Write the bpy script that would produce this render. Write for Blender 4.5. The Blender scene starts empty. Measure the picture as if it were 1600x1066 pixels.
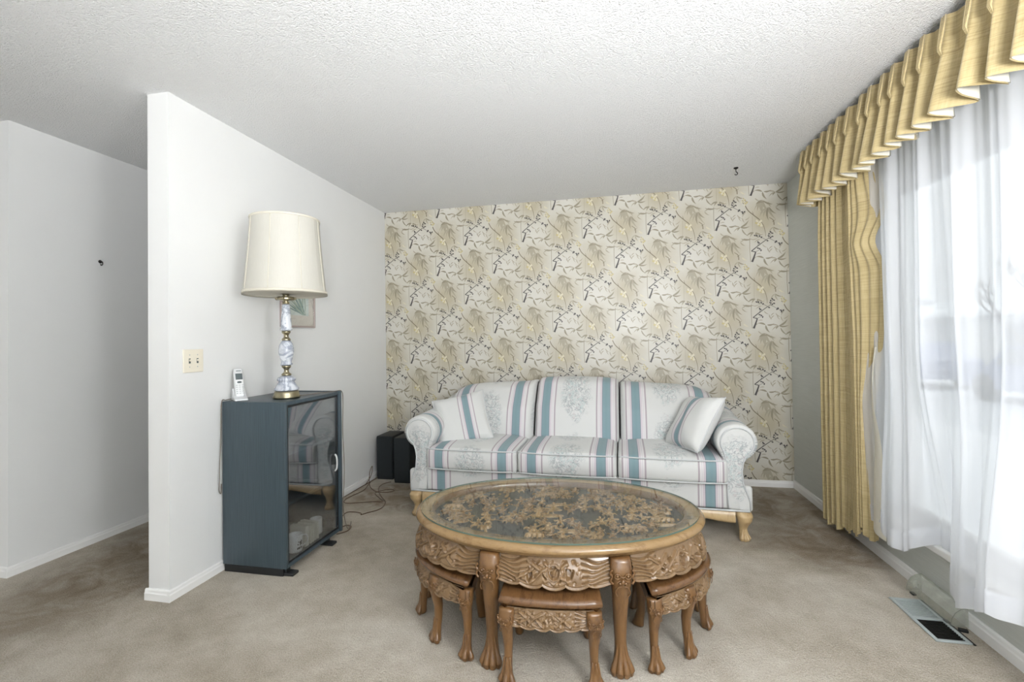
import bpy, math, random
import numpy as np
from mathutils import Vector, Matrix
random.seed(7); rng = np.random.RandomState(5)
SC = bpy.context.scene
COL = SC.collection
PI = math.pi
W, D, T, H = 3.497, 2.253, 0.12, 2.44          # room width, partition length, partition thickness, ceiling height
HX, HY = -1.076, -2.211                        # hall wall plane and its near corner
XL, YR, YH = -3.6, -7.0, 1.6                   # far left wall, rear wall, hall end

# ------------------------------------------------------------------ materials
def srgb(r, g, b):
    f = lambda c: (c/255/12.92) if c/255 <= .04045 else ((c/255+.055)/1.055)**2.4
    return (f(r), f(g), f(b), 1)
class NT:
    """small helper around a node tree"""
    def __init__(s, name):
        s.m = bpy.data.materials.new(name); s.m.use_nodes = True
        s.t = s.m.node_tree; s.n = s.t.nodes; s.l = s.t.links
        s.b = s.n['Principled BSDF']; s.out = s.n['Material Output']
    def new(s, typ, **kw):
        o = s.n.new(typ)
        for k, v in kw.items():
            if k in o.inputs: s.set(o.inputs[k], v)
            else: setattr(o, k, v)
        return o
    def set(s, sock, v):
        if hasattr(v, 'is_linked') or hasattr(v, 'links'): s.l.new(v, sock)
        else: sock.default_value = v
    def math(s, op, a, b=0.0, c=0.0):
        o = s.n.new('ShaderNodeMath'); o.operation = op
        for i, v in enumerate((a, b, c)): s.set(o.inputs[i], v)
        return o.outputs[0]
    def mix(s, f, a, b):
        o = s.n.new('ShaderNodeMix'); o.data_type = 'RGBA'
        s.set(o.inputs[0], f); s.set(o.inputs[6], a); s.set(o.inputs[7], b)
        return o.outputs[2]
    def ramp(s, fac, stops, interp='LINEAR'):
        o = s.n.new('ShaderNodeValToRGB'); s.set(o.inputs[0], fac); cr = o.color_ramp; cr.interpolation = interp
        while len(cr.elements) < len(stops): cr.elements.new(.5)
        for e, (p, c) in zip(cr.elements, stops):
            e.position = p; e.color = c if hasattr(c, '__len__') else (c, c, c, 1)
        return o.outputs[0]
    def coord(s, kind='Object', scale=(1, 1, 1), loc=(0, 0, 0), rot=(0, 0, 0)):
        tc = s.n.new('ShaderNodeTexCoord'); mp = s.n.new('ShaderNodeMapping')
        s.l.new(tc.outputs[kind], mp.inputs[0])
        mp.inputs['Scale'].default_value = scale; mp.inputs['Location'].default_value = loc; mp.inputs['Rotation'].default_value = rot
        return mp.outputs[0]
    def noise(s, vec, scale, detail=3, rough=.5, dist=0.0):
        o = s.n.new('ShaderNodeTexNoise'); s.l.new(vec, o.inputs['Vector'])
        o.inputs['Scale'].default_value = scale; o.inputs['Detail'].default_value = detail
        o.inputs['Roughness'].default_value = rough; o.inputs['Distortion'].default_value = dist
        return o.outputs[0]
    def bump(s, h, strength=.3, dist=.002, normal=None):
        o = s.n.new('ShaderNodeBump'); s.set(o.inputs['Height'], h)
        o.inputs['Strength'].default_value = strength; o.inputs['Distance'].default_value = dist
        if normal is not None: s.l.new(normal, o.inputs['Normal'])
        s.l.new(o.outputs[0], s.b.inputs['Normal']); return o.outputs[0]
    def col(s, v): s.set(s.b.inputs['Base Color'], v)
def plain(name, col, rough=.5, metal=0.0, spec=.5):
    k = NT(name); k.col(col); k.b.inputs['Roughness'].default_value = rough
    k.b.inputs['Metallic'].default_value = metal; k.b.inputs['Specular IOR Level'].default_value = spec
    return k.m
def speckled(name, c1, c2, scale, rough=.6, bump=.15, bdist=.001, bscale=None, stretch=(1, 1, 1), metal=0.0, spec=.5):
    k = NT(name); v = k.coord('Object', stretch)
    n = k.noise(v, scale, 4, .6); k.col(k.mix(n, c1, c2))
    k.b.inputs['Roughness'].default_value = rough; k.b.inputs['Metallic'].default_value = metal
    k.b.inputs['Specular IOR Level'].default_value = spec
    k.bump(k.noise(v, bscale or scale*2, 3, .6), bump, bdist); return k.m

def wood(name, light, dark, rough=.35, stretch=(3, 3, 30), bump=.08):
    k = NT(name); v = k.coord('Object', stretch)
    n = k.noise(v, 2.2, 5, .6, .6); n2 = k.noise(k.coord('Object', tuple(a*5 for a in stretch)), 3, 4, .7)
    f = k.math('ADD', k.math('MULTIPLY', n, .72), k.math('MULTIPLY', n2, .36))
    k.col(k.ramp(f, [(.33, dark), (.55, light), (.75, tuple(a*.86 for a in light[:3])+(1,))]))
    k.b.inputs['Roughness'].default_value = rough
    k.b.inputs['Coat Weight'].default_value = .25; k.b.inputs['Coat Roughness'].default_value = .2
    k.bump(n2, bump, .0006); return k.m

M = {}
def build_materials():
    # popcorn ceiling
    k = NT('popcorn_ceiling'); v = k.coord('Object')
    k.col(srgb(248, 249, 250)); k.b.inputs['Roughness'].default_value = .95
    vo = k.new('ShaderNodeTexVoronoi'); k.l.new(v, vo.inputs['Vector']); vo.inputs['Scale'].default_value = 130
    n = k.noise(v, 190, 3, .65); h = k.math('SUBTRACT', n, k.math('MULTIPLY', vo.outputs[0], .55))
    k.bump(h, .9, .014); M['ceil'] = k.m
    # painted white wall
    M['wall'] = speckled('white_wall_paint', srgb(228, 229, 229), srgb(223, 224, 224), 3, .55, .12, .0012, 90)
    M['trim'] = plain('white_trim_paint', srgb(232, 232, 231), .35)
    # grass cloth wallpaper on window wall
    k = NT('grey_grasscloth'); v = k.coord('Object', (1, 1, 1))
    n = k.noise(k.coord('Object', (8, 3.5, 170)), 1.6, 4, .7); n2 = k.noise(v, 5, 2)
    k.col(k.mix(n, srgb(176, 180, 175), srgb(210, 213, 209))); k.b.inputs['Roughness'].default_value = .5
    k.bump(n, .35, .0015); M['grass'] = k.m
    # carpet
    k = NT('beige_carpet'); v = k.coord('Object')
    big = k.noise(v, 1.1, 4, .62, .3); mid = k.noise(v, 9, 4, .7); fine = k.noise(v, 210, 3, .75); fib = k.noise(v, 95, 2, .6)
    f = k.math('ADD', k.math('MULTIPLY', big, .55), k.math('ADD', k.math('MULTIPLY', mid, .26), k.math('MULTIPLY', fine, .60)))
    base = k.ramp(f, [(.44, srgb(120, 110, 94)), (.66, srgb(178, 169, 154)), (.90, srgb(220, 214, 203))])
    # stained, flattened pile beside the sofa ends
    k.col(base); k.b.inputs['Roughness'].default_value = .97; k.b.inputs['Specular IOR Level'].default_value = .1
    stain = None
    sx = k.n.new('ShaderNodeSeparateXYZ'); k.l.new(v, sx.inputs[0])
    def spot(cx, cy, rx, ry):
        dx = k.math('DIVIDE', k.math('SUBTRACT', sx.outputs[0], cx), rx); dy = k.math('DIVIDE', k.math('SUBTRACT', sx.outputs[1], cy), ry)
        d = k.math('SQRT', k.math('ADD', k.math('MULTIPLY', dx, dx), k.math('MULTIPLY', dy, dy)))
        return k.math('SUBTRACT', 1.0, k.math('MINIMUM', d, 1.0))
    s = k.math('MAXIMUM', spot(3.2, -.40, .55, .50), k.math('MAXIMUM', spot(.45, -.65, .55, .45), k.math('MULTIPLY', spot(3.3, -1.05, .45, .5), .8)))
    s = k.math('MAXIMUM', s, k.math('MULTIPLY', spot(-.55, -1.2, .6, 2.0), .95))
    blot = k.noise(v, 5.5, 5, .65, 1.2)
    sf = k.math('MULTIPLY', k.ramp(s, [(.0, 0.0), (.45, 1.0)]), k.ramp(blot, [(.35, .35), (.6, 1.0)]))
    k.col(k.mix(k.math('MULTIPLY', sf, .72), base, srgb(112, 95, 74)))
    h = k.math('ADD', k.math('MULTIPLY', fine, .7), k.math('ADD', fib, k.math('MULTIPLY', mid, .8)))
    k.bump(h, .9, .010); M['carpet'] = k.m
    # woods
    M['oak'] = wood('honey_teak', srgb(106, 75, 46), srgb(68, 45, 26), .24, (14, 2.2, 14))
    M['oakleg'] = wood('honey_teak_upright', srgb(116, 84, 50), srgb(74, 48, 27), .28, (14, 14, 1.8))
    M['oakrim'] = wood('pale_teak_rim', srgb(146, 119, 82), srgb(112, 84, 53), .24, (4, 14, 14))
    M['carve'] = wood('carved_teak', srgb(128, 102, 72), srgb(92, 68, 44), .24, (9, 9, 9), .05)
    M['relief'] = wood('relief_teak', srgb(150, 118, 76), srgb(90, 66, 40), .32, (20, 20, 20), .05)
    M['reliefback'] = plain('shade_toned_board', srgb(44, 48, 50), .5)  # recess shade and blue-grey glass reflection put into the board colour
    M['pale'] = wood('pale_sofa_wood', srgb(192, 166, 124), srgb(160, 130, 90), .38, (10, 10, 3))
    # cabinet black ash
    k = NT('black_ash'); v = k.coord('Object', (60, 60, 2.2)); n = k.noise(v, 2.5, 4, .6)
    k.col(k.mix(n, srgb(44, 54, 62), srgb(72, 88, 96))); k.b.inputs['Roughness'].default_value = .33
    k.bump(n, .12, .0006); M['ash'] = k.m
    M['black'] = plain('black_plastic', srgb(26, 28, 30), .45)
    k = NT('speaker_vinyl'); v = k.coord('Object', (70, 70, 3)); n = k.noise(v, 2.5, 4, .6)
    k.col(k.mix(n, srgb(22, 25, 28), srgb(38, 43, 46))); k.b.inputs['Roughness'].default_value = .5; M['speaker'] = k.m
    k = NT('speaker_cloth'); v = k.coord('Object'); n = k.noise(v, 420, 2, .6)
    k.col(k.mix(n, srgb(24, 28, 31), srgb(44, 51, 54))); k.b.inputs['Roughness'].default_value = .9; k.bump(n, .4, .001); M['grille'] = k.m
    # lamp
    k = NT('grey_veined_marble'); v = k.coord('Object'); n = k.noise(v, 9, 6, .6, 1.6)
    k.col(k.ramp(n, [(.38, srgb(204, 208, 215)), (.49, srgb(146, 153, 168)), (.54, srgb(202, 207, 214)), (.8, srgb(216, 219, 224))]))
    k.b.inputs['Roughness'].default_value = .18; M['marble'] = k.m
    M['brass'] = speckled('antique_brass', srgb(178, 170, 146), srgb(146, 138, 112), 40, .3, .05, .0005, None, (1, 1, 1), 1.0)
    k = NT('cream_lampshade'); v = k.coord('Object'); n = k.noise(k.coord('Object', (60, 60, 4)), 4, 3)
    k.col(k.mix(n, srgb(222, 220, 212), srgb(212, 210, 201))); k.b.inputs['Roughness'].default_value = .6
    k.b.inputs['Coat Weight'].default_value = .35; k.b.inputs['Coat Roughness'].default_value = .12
    tr = k.new('ShaderNodeBsdfTranslucent'); tr.inputs[0].default_value = srgb(226, 223, 213)
    mx = k.new('ShaderNodeMixShader'); mx.inputs[0].default_value = .25
    k.l.new(k.b.outputs[0], mx.inputs[1]); k.l.new(tr.outputs[0], mx.inputs[2]); k.l.new(mx.outputs[0], k.out.inputs[0]); M['shade'] = k.m
    M['shadetrim'] = speckled('shade_braid', srgb(222, 218, 206), srgb(200, 194, 178), 220, .7, .5, .001)
    # gold drapery: slubbed silk look
    k = NT('gold_slub_fabric'); v = k.coord('UV', (1.5, 90, 1)); n = k.noise(v, 2.2, 5, .7); n2 = k.noise(k.coord('UV', (120, 6, 1)), 2, 3)
    n3 = k.noise(k.coord('UV', (5, 160, 1)), 1.2, 3, .6)
    f = k.math('ADD', k.math('MULTIPLY', n, .75), k.math('MULTIPLY', n2, .25))
    c = k.ramp(f, [(.30, srgb(146, 128, 86)), (.5, srgb(178, 161, 117)), (.72, srgb(196, 181, 142))])
    k.col(k.mix(k.ramp(n3, [(.62, 0.0), (.70, .75)]), c, srgb(136, 116, 74))); k.b.inputs['Roughness'].default_value = .55
    k.b.inputs['Sheen Weight'].default_value = .2
    k.bump(n, .25, .001); M['gold'] = k.m
    M['lining'] = speckled('cream_lining', srgb(232, 229, 217), srgb(220, 215, 200), 60, .8, .15, .0006)
    # sheer voile
    k = NT('white_voile')
    tp = k.new('ShaderNodeBsdfTransparent'); tp.inputs[0].default_value = (.97, .98, 1, 1)
    tl = k.new('ShaderNodeBsdfTranslucent'); tl.inputs[0].default_value = srgb(244, 246, 250)
    df = k.new('ShaderNodeBsdfDiffuse'); df.inputs[0].default_value = srgb(244, 246, 250)
    m1 = k.new('ShaderNodeMixShader'); m1.inputs[0].default_value = .55
    k.l.new(tl.outputs[0], m1.inputs[1]); k.l.new(df.outputs[0], m1.inputs[2])
    m2 = k.new('ShaderNodeMixShader'); m2.inputs[0].default_value = .66
    k.l.new(tp.outputs[0], m2.inputs[1]); k.l.new(m1.outputs[0], m2.inputs[2]); k.l.new(m2.outputs[0], k.out.inputs[0]); M['voile'] = k.m
    # clear panes
    def pane(name, tint, refl, f0=1.5, gl=(1, 1, 1, 1), rough=0.0):
        k = NT(name); tp = k.new('ShaderNodeBsdfTransparent'); tp.inputs[0].default_value = tint
        g = k.new('ShaderNodeBsdfGlossy'); g.inputs['Roughness'].default_value = rough; g.inputs['Color'].default_value = gl
        fr = k.new('ShaderNodeFresnel'); ge = k.new('ShaderNodeNewGeometry')
        k.l.new(k.math('ADD', f0, k.math('MULTIPLY', ge.outputs['Backfacing'], 1/f0-f0)), fr.inputs[0])   # a thin pane reflects alike on both faces
        mx = k.new('ShaderNodeMixShader'); k.l.new(k.math('MINIMUM', k.math('MULTIPLY', fr.outputs[0], refl), 1.0), mx.inputs[0])
        k.l.new(tp.outputs[0], mx.inputs[1]); k.l.new(g.outputs[0], mx.inputs[2]); k.l.new(mx.outputs[0], k.out.inputs[0]); return k.m
    M['winglass'] = pane('window_glass', (.96, .98, .97, 1), 1.6)
    M['tableglass'] = pane('table_glass', (.97, .985, .98, 1), .65, 1.5)
    M['glassedge'] = plain('green_glass_edge', srgb(86, 104, 95), .15)
    M['smoke'] = pane('smoked_glass', (.80, .82, .84, 1), 2.5, 1.52)
    M['clear'] = pane('clear_tumbler', (.86, .88, .88, 1), 2.0)
    k = NT('dusty_clear_plastic'); tp = k.new('ShaderNodeBsdfTransparent'); tp.inputs[0].default_value = (.95, .96, .94, 1)
    k.col(srgb(206, 208, 200)); k.b.inputs['Roughness'].default_value = .16
    mx = k.new('ShaderNodeMixShader'); n = k.noise(k.coord('Object'), 14, 4, .6)
    k.l.new(k.ramp(n, [(.3, .16), (.75, .42)]), mx.inputs[0])
    k.l.new(tp.outputs[0], mx.inputs[1]); k.l.new(k.b.outputs[0], mx.inputs[2]); k.l.new(mx.outputs[0], k.out.inputs[0]); M['deflect'] = k.m
    M['vent'] = plain('grey_enamel', srgb(164, 172, 172), .4)
    M['ventdark'] = plain('duct_black', srgb(14, 14, 16), .7)
    M['ivory'] = plain('ivory_plastic', srgb(228, 222, 206), .35)
    M['silver'] = plain('silver_plastic', srgb(212, 214, 216), .32, .15)
    M['screen'] = plain('grey_display', srgb(84, 94, 96), .2)
    M['ceramic'] = plain('white_ceramic', srgb(236, 235, 230), .18)
    M['cream'] = plain('cream_card', srgb(216, 212, 196), .6)
    M['cream2'] = plain('ivory_card', srgb(226, 222, 204), .6)
    M['tin'] = plain('clear_grey_cases', srgb(186, 190, 192), .25)
    M['cable'] = plain('brown_cable', srgb(96, 74, 56), .5)
    M['cord'] = plain('grey_brown_cord', srgb(112, 102, 92), .5)
    M['whitecord'] = plain('white_cord', srgb(222, 222, 216), .5)
    M['metal'] = plain('dark_metal', srgb(46, 44, 42), .4, .7)
    M['mat'] = plain('pink_grey_mat', srgb(222, 210, 205), .8)
    M['frame'] = plain('silver_rose_frame', srgb(176, 162, 158), .35, .3)
    M['print'] = speckled('pale_print', srgb(226, 228, 226), srgb(196, 206, 208), 14, .6, 0, .001)
    M['leaf'] = plain('teal_leaf_ink', srgb(110, 140, 140), .6)
    M['leaf2'] = plain('grey_green_ink', srgb(156, 172, 160), .6)
    # wallpaper inks
    M['wpdark'] = plain('charcoal_ink', srgb(72, 69, 69), .42)
    M['wpbrown'] = plain('brown_ink', srgb(120, 110, 90), .42)
    M['wpgrey'] = plain('taupe_ink', srgb(146, 139, 120), .42)
    M['wpgrey2'] = plain('pale_taupe_ink', srgb(164, 157, 139), .42)
    M['wpyel'] = plain('ochre_ink', srgb(188, 176, 128), .42)
    M['wpcream'] = plain('cream_ink', srgb(206, 200, 176), .42)
    # outside
    M['snow'] = speckled('old_snow', srgb(232, 234, 238), srgb(214, 217, 222), .6, .9, 0, .01)
    M['road'] = speckled('wet_road', srgb(206, 209, 214), srgb(190, 194, 200), .8, .8, 0, .01)
    M['siding'] = plain('pale_siding', srgb(206, 206, 206), .8)
    M['roofsnow'] = plain('snowy_roof', srgb(226, 230, 234), .9)
    M['garage'] = plain('garage_door', srgb(188, 190, 194), .7)
    M['dwin'] = plain('dark_house_pane', srgb(96, 104, 116), .2)
    M['carblue'] = plain('blue_car_paint', srgb(120, 132, 168), .3)
    M['tyre'] = plain('tyre_rubber', srgb(48, 48, 52), .8)
    M['bark'] = plain('grey_bark', srgb(140, 134, 130), .9)

# striped jacquard upholstery, uv in metres (u across the stripes)
def jacquard(name, half=.2225, floral=True, band=.112):
    k = NT(name); tc = k.n.new('ShaderNodeTexCoord'); sp = k.n.new('ShaderNodeSeparateXYZ'); k.l.new(tc.outputs['UV'], sp.inputs[0])
    u, v = sp.outputs[0], sp.outputs[1]; P = half*2
    a = k.math('DIVIDE', k.math('ADD', u, half), P)
    fr = k.math('FRACT', a)                                    # 0 at a stripe centre, .5 at a bouquet centre
    dn = k.math('MULTIPLY', k.math('MINIMUM', fr, k.math('SUBTRACT', 1.0, fr)), P/band)   # 1 == one band width away
    base = srgb(206, 207, 205)
    st = [(0, srgb(118, 146, 152)), (.225, srgb(126, 150, 156)), (.25, srgb(100, 110, 122)), (.285, srgb(206, 198, 204)), (.36, srgb(196, 186, 192)),
          (.41, srgb(216, 214, 214)), (.47, srgb(196, 192, 196)), (.52, srgb(224, 222, 221)), (.615, srgb(150, 138, 146)), (.65, srgb(178, 168, 172)), (.67, base), (1, base)]
    stripe = k.ramp(dn, st)
    if floral:
        uvv = k.n.new('ShaderNodeCombineXYZ'); k.l.new(u, uvv.inputs[0]); k.l.new(v, uvv.inputs[1])
        w1 = k.noise(uvv.outputs[0], 12, 2, .5, 1.8); w2 = k.noise(uvv.outputs[0], 20, 2, .5, 2.4)
        line = lambda n, w: k.ramp(k.math('ABSOLUTE', k.math('SUBTRACT', n, .5)), [(0, 1.0), (w, .75), (w*1.6, 0.0)])
        ln = k.math('MAXIMUM', line(w1, .016), line(w2, .022))
        bx = k.math('DIVIDE', k.math('MULTIPLY', k.math('SUBTRACT', fr, .5), P), .115)
        vm = k.math('SUBTRACT', k.math('FRACT', k.math('ADD', k.math('DIVIDE', v, .46), .12)), .5)
        by = k.math('DIVIDE', k.math('MULTIPLY', vm, .46), .20)
        dd = k.math('ADD', k.math('MULTIPLY', bx, bx), k.math('MULTIPLY', by, by))
        dd = k.math('ADD', dd, k.math('MULTIPLY', k.math('SUBTRACT', w1, .5), 1.6))
        mask = k.ramp(dd, [(.55, 1.0), (1.0, 0.0)])
        patch = k.math('MULTIPLY', k.ramp(w2, [(.56, 0.0), (.62, 1.0)]), mask)
        stripe = k.mix(k.math('MULTIPLY', patch, .6), stripe, srgb(166, 184, 184))
        stripe = k.mix(k.math('MULTIPLY', k.math('MULTIPLY', ln, mask), .75), stripe, srgb(138, 146, 150))
        vo = k.n.new('ShaderNodeTexVoronoi'); k.l.new(uvv.outputs[0], vo.inputs['Vector']); vo.inputs['Scale'].default_value = 28
        fl = k.math('MULTIPLY', k.ramp(vo.outputs[0], [(.22, 1.0), (.30, 0.0)]), mask)
        stripe = k.mix(k.math('MULTIPLY', fl, .35), stripe, srgb(186, 172, 174))
    wv = k.noise(k.coord('UV', (900, 60, 1)), 1, 2); k.col(k.mix(k.math('MULTIPLY', wv, .07), stripe, srgb(150, 155, 160)))
    k.b.inputs['Roughness'].default_value = .72; k.b.inputs['Sheen Weight'].default_value = .15
    k.bump(wv, .1, .0006); return k.m

# wallpaper ground: cream with soft beige wash clouds behind each bamboo spray
PX, PZ, X0, Z0 = .540, .541, .258, .465
def wallpaper_ground():
    k = NT('wallpaper_ground'); tc = k.n.new('ShaderNodeTexCoord'); sp = k.n.new('ShaderNodeSeparateXYZ'); k.l.new(tc.outputs['Object'], sp.inputs[0])
    x, z = sp.outputs[0], sp.outputs[2]; nz = k.noise(k.coord('Object'), 7, 4, .6)
    def blob(ox, oz, rx, rz):
        fx = k.math('SUBTRACT', k.math('FRACT', k.math('ADD', k.math('DIVIDE', k.math('SUBTRACT', x, X0+ox), PX), 20.5)), .5)
        fz = k.math('SUBTRACT', k.math('FRACT', k.math('ADD', k.math('DIVIDE', k.math('SUBTRACT', z, Z0+oz), PZ), 20.5)), .5)
        a = k.math('DIVIDE', k.math('MULTIPLY', fx, PX), rx); b = k.math('DIVIDE', k.math('MULTIPLY', fz, PZ), rz)
        d = k.math('ADD', k.math('SQRT', k.math('ADD', k.math('MULTIPLY', a, a), k.math('MULTIPLY', b, b))), k.math('MULTIPLY', k.math('SUBTRACT', nz, .5), .7))
        return k.ramp(d, [(.25, 1.0), (1.0, 0.0)])
    m = k.math('MAXIMUM', blob(.35, .07, .17, .20), blob(.35+PX/2, .07+PZ/2, .17, .20))
    m2 = k.math('MAXIMUM', blob(.10, .06, .13, .12), blob(.10+PX/2, .06+PZ/2, .13, .12))
    c = k.mix(m, srgb(198, 195, 184), srgb(180, 172, 150)); c = k.mix(k.math('MULTIPLY', m2, .55), c, srgb(208, 206, 199))
    k.col(c); k.b.inputs['Roughness'].default_value = .40; k.b.inputs['Specular IOR Level'].default_value = .55
    k.bump(nz, .03, .001); return k.m

# ------------------------------------------------------------------ mesh helpers
class MB:
    def __init__(s): s.v = []; s.f = []; s.mi = []; s.uv = []; s.sm = []
    def add(s, verts, faces, mi=0, uv=None, smooth=True):
        o = len(s.v); s.v.extend([tuple(p) for p in verts]); s.uv.extend(uv if uv is not None else [(p[0], p[2]) for p in verts])
        for f in faces: s.f.append(tuple(i+o for i in f)); s.mi.append(mi); s.sm.append(smooth)
        return o
    def merge(s, other, mi=None):
        o = len(s.v); s.v.extend(other.v); s.uv.extend(other.uv); s.sm.extend(other.sm)
        for f, m in zip(other.f, other.mi): s.f.append(tuple(i+o for i in f)); s.mi.append(m if mi is None else mi)
    def xf(s, mat):
        s.v = [tuple(mat @ Vector(p)) for p in s.v]; return s
    def move(s, x, y, z): s.v = [(p[0]+x, p[1]+y, p[2]+z) for p in s.v]; return s
    def build(s, name, mats, parent=None, fixn=True):
        me = bpy.data.meshes.new(name); me.from_pydata(s.v, [], s.f)
        for m in (mats if isinstance(mats, (list, tuple)) else [mats]): me.materials.append(m)
        me.polygons.foreach_set('material_index', s.mi); me.polygons.foreach_set('use_smooth', s.sm)
        ul = me.uv_layers.new(name='UVMap'); li = np.empty(len(me.loops), dtype=np.int32); me.loops.foreach_get('vertex_index', li)
        ul.data.foreach_set('uv', np.array(s.uv, dtype=np.float32)[li].ravel())
        if len(s.f) < 40000 and fixn:
            import bmesh
            bm = bmesh.new(); bm.from_mesh(me); bmesh.ops.recalc_face_normals(bm, faces=bm.faces); bm.to_mesh(me); bm.free()
        me.update(); o = bpy.data.objects.new(name, me); COL.objects.link(o)
        if parent is not None: o.parent = parent
        return o
def tag(o, label=None, cat=None, group=None, kind=None):
    if label: o['label'] = label
    if cat: o['category'] = cat
    if group: o['group'] = group
    if kind: o['kind'] = kind
    return o
def thing(name, label, cat, loc=(0, 0, 0), rotz=0.0, group=None):
    o = bpy.data.objects.new(name, None); COL.objects.link(o); o.empty_display_size = .1
    o.location = loc; o.rotation_euler = (0, 0, rotz); return tag(o, label, cat, group)
def structure(o, label=None): 
    o['kind'] = 'structure'
    if label: o['label'] = label
    return o
def dup(root, loc, rotz=None, label=None, group=None):
    r = root.copy(); COL.objects.link(r); r.location = loc
    if rotz is not None: r.rotation_euler = (0, 0, rotz)
    if label: r['label'] = label
    if group: r['group'] = group
    for ch in list(root.children):
        c = ch.copy(); COL.objects.link(c); c.parent = r
        for g in list(ch.children):
            d = g.copy(); COL.objects.link(d); d.parent = c
    return r

def box(mb, x0, y0, z0, x1, y1, z1, b=0.0, mi=0, seg=2):
    """axis box with rounded edges"""
    if b <= 0:
        v = [(x, y, z) for x in (x0, x1) for y in (y0, y1) for z in (z0, z1)]
        f = [(0, 1, 3, 2), (4, 6, 7, 5), (0, 4, 5, 1), (2, 3, 7, 6), (0, 2, 6, 4), (1, 5, 7, 3)]
        mb.add(v, f, mi, smooth=False); return mb
    m = rbox((x1-x0, y1-y0, z1-z0), b, 1, seg); m.move((x0+x1)/2, (y0+y1)/2, (z0+z1)/2); mb.merge(m, mi); return mb
def rbox(size, r, m=1, k=2, deform=None, uvf=None):
    """rounded box: m interior cells, k cells across each rounded corner"""
    h = [s/2 for s in size]; m = (m, m, m) if isinstance(m, int) else m; r = min(r, min(h)*.999)
    ax = []
    for i in range(3):
        inn = h[i]-r; c = [-inn - r*math.tan(a) for a in [PI/4*(1-j/k) for j in range(k)]]
        mid = [-inn+2*inn*j/m[i] for j in range(m[i]+1)]
        ax.append(c+mid+[-q for q in reversed(c)])
    key = {}; V = []; F = []
    def vid(i, j, l):
        q = (i, j, l)
        if q not in key:
            p = [ax[0][i], ax[1][j], ax[2][l]]; inn = [max(-(h[a]-r), min(h[a]-r, p[a])) for a in range(3)]
            d = [p[a]-inn[a] for a in range(3)]; n = math.sqrt(sum(t*t for t in d))
            if n > 1e-9: p = [inn[a]+d[a]*r/n for a in range(3)]
            key[q] = len(V); V.append(tuple(p))
        return key[q]
    n = [len(a)-1 for a in ax]
    for i in range(n[0]):
        for j in range(n[1]):
            F.append((vid(i, j, 0), vid(i, j+1, 0), vid(i+1, j+1, 0), vid(i+1, j, 0)))
            F.append((vid(i, j, n[2]), vid(i+1, j, n[2]), vid(i+1, j+1, n[2]), vid(i, j+1, n[2])))
    for i in range(n[0]):
        for l in range(n[2]):
            F.append((vid(i, 0, l), vid(i+1, 0, l), vid(i+1, 0, l+1), vid(i, 0, l+1)))
            F.append((vid(i, n[1], l), vid(i, n[1], l+1), vid(i+1, n[1], l+1), vid(i+1, n[1], l)))
    for j in range(n[1]):
        for l in range(n[2]):
            F.append((vid(0, j, l), vid(0, j, l+1), vid(0, j+1, l+1), vid(0, j+1, l)))
            F.append((vid(n[0], j, l), vid(n[0], j+1, l), vid(n[0], j+1, l+1), vid(n[0], j, l+1)))
    mb = MB(); uv = [uvf(p) for p in V] if uvf else None
    if deform: V = [deform(p) for p in V]
    mb.add(V, F, 0, uv); return mb
def lathe(mb, prof, cx=0, cy=0, n=32, mi=0, sx=1.0, sy=1.0, rot=0.0):
    V = []; F = []; k = len(prof)
    for r, z in prof:
        for i in range(n):
            a = 2*PI*i/n; x, y = r*math.cos(a)*sx, r*math.sin(a)*sy
            V.append((cx+x*math.cos(rot)-y*math.sin(rot), cy+x*math.sin(rot)+y*math.cos(rot), z))
    for j in range(k-1):
        for i in range(n): F.append((j*n+i, j*n+(i+1) % n, (j+1)*n+(i+1) % n, (j+1)*n+i))
    if prof[0][0] > 1e-6: F.append(tuple(reversed(range(n))))
    if prof[-1][0] > 1e-6: F.append(tuple(range((k-1)*n, k*n)))
    mb.add(V, F, mi, [(i/n, p[1]) for p in prof for i in range(n)]); return mb
def spline(pts, n=8, closed=False):
    P = [Vector(p) for p in pts]; out = []; N = len(P); rng_ = range(N if closed else N-1)
    for i in rng_:
        p0 = P[(i-1) % N] if (closed or i > 0) else P[0]; p1 = P[i]; p2 = P[(i+1) % N]; p3 = P[(i+2) % N] if (closed or i+2 < N) else P[-1]
        for j in range(n):
            t = j/n
            out.append(.5*((2*p1)+(-p0+p2)*t+(2*p0-5*p1+4*p2-p3)*t*t+(-p0+3*p1-3*p2+p3)*t**3))
    if not closed: out.append(P[-1])
    return out
def tube(mb, pts, r, n=8, mi=0, closed=False, flat=1.0):
    """r: radius or list of radii along pts"""
    P = [Vector(p) for p in pts]; N = len(P); V = []; F = []
    rr = r if isinstance(r, (list, tuple)) else [r]*N
    up = Vector((0, 0, 1)); prev = None
    for i in range(N):
        a = P[(i-1) % N] if (closed or i > 0) else P[i]; b = P[(i+1) % N] if (closed or i < N-1) else P[i]
        t = (b-a); t = t.normalized() if t.length > 1e-9 else Vector((0, 0, 1))
        if prev is None:
            s = t.cross(up); s = s if s.length > .05 else t.cross(Vector((1, 0, 0))); s.normalize()
        else:
            s = prev - t*prev.dot(t); s = s if s.length > 1e-4 else t.cross(up); s.normalize()
        prev = s; w = s.cross(t)
        for j in range(n):
            q = 2*PI*j/n; V.append(P[i]+(s*math.cos(q)+w*math.sin(q)*flat)*rr[i])
    for i in range(N if closed else N-1):
        for j in range(n):
            i2 = (i+1) % N; F.append((i*n+j, i2*n+j, i2*n+(j+1) % n, i*n+(j+1) % n))
    if not closed: F.append(tuple(reversed(range(n)))); F.append(tuple(range((N-1)*n, N*n)))
    mb.add(V, [f[::-1] for f in F], mi); return mb
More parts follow.
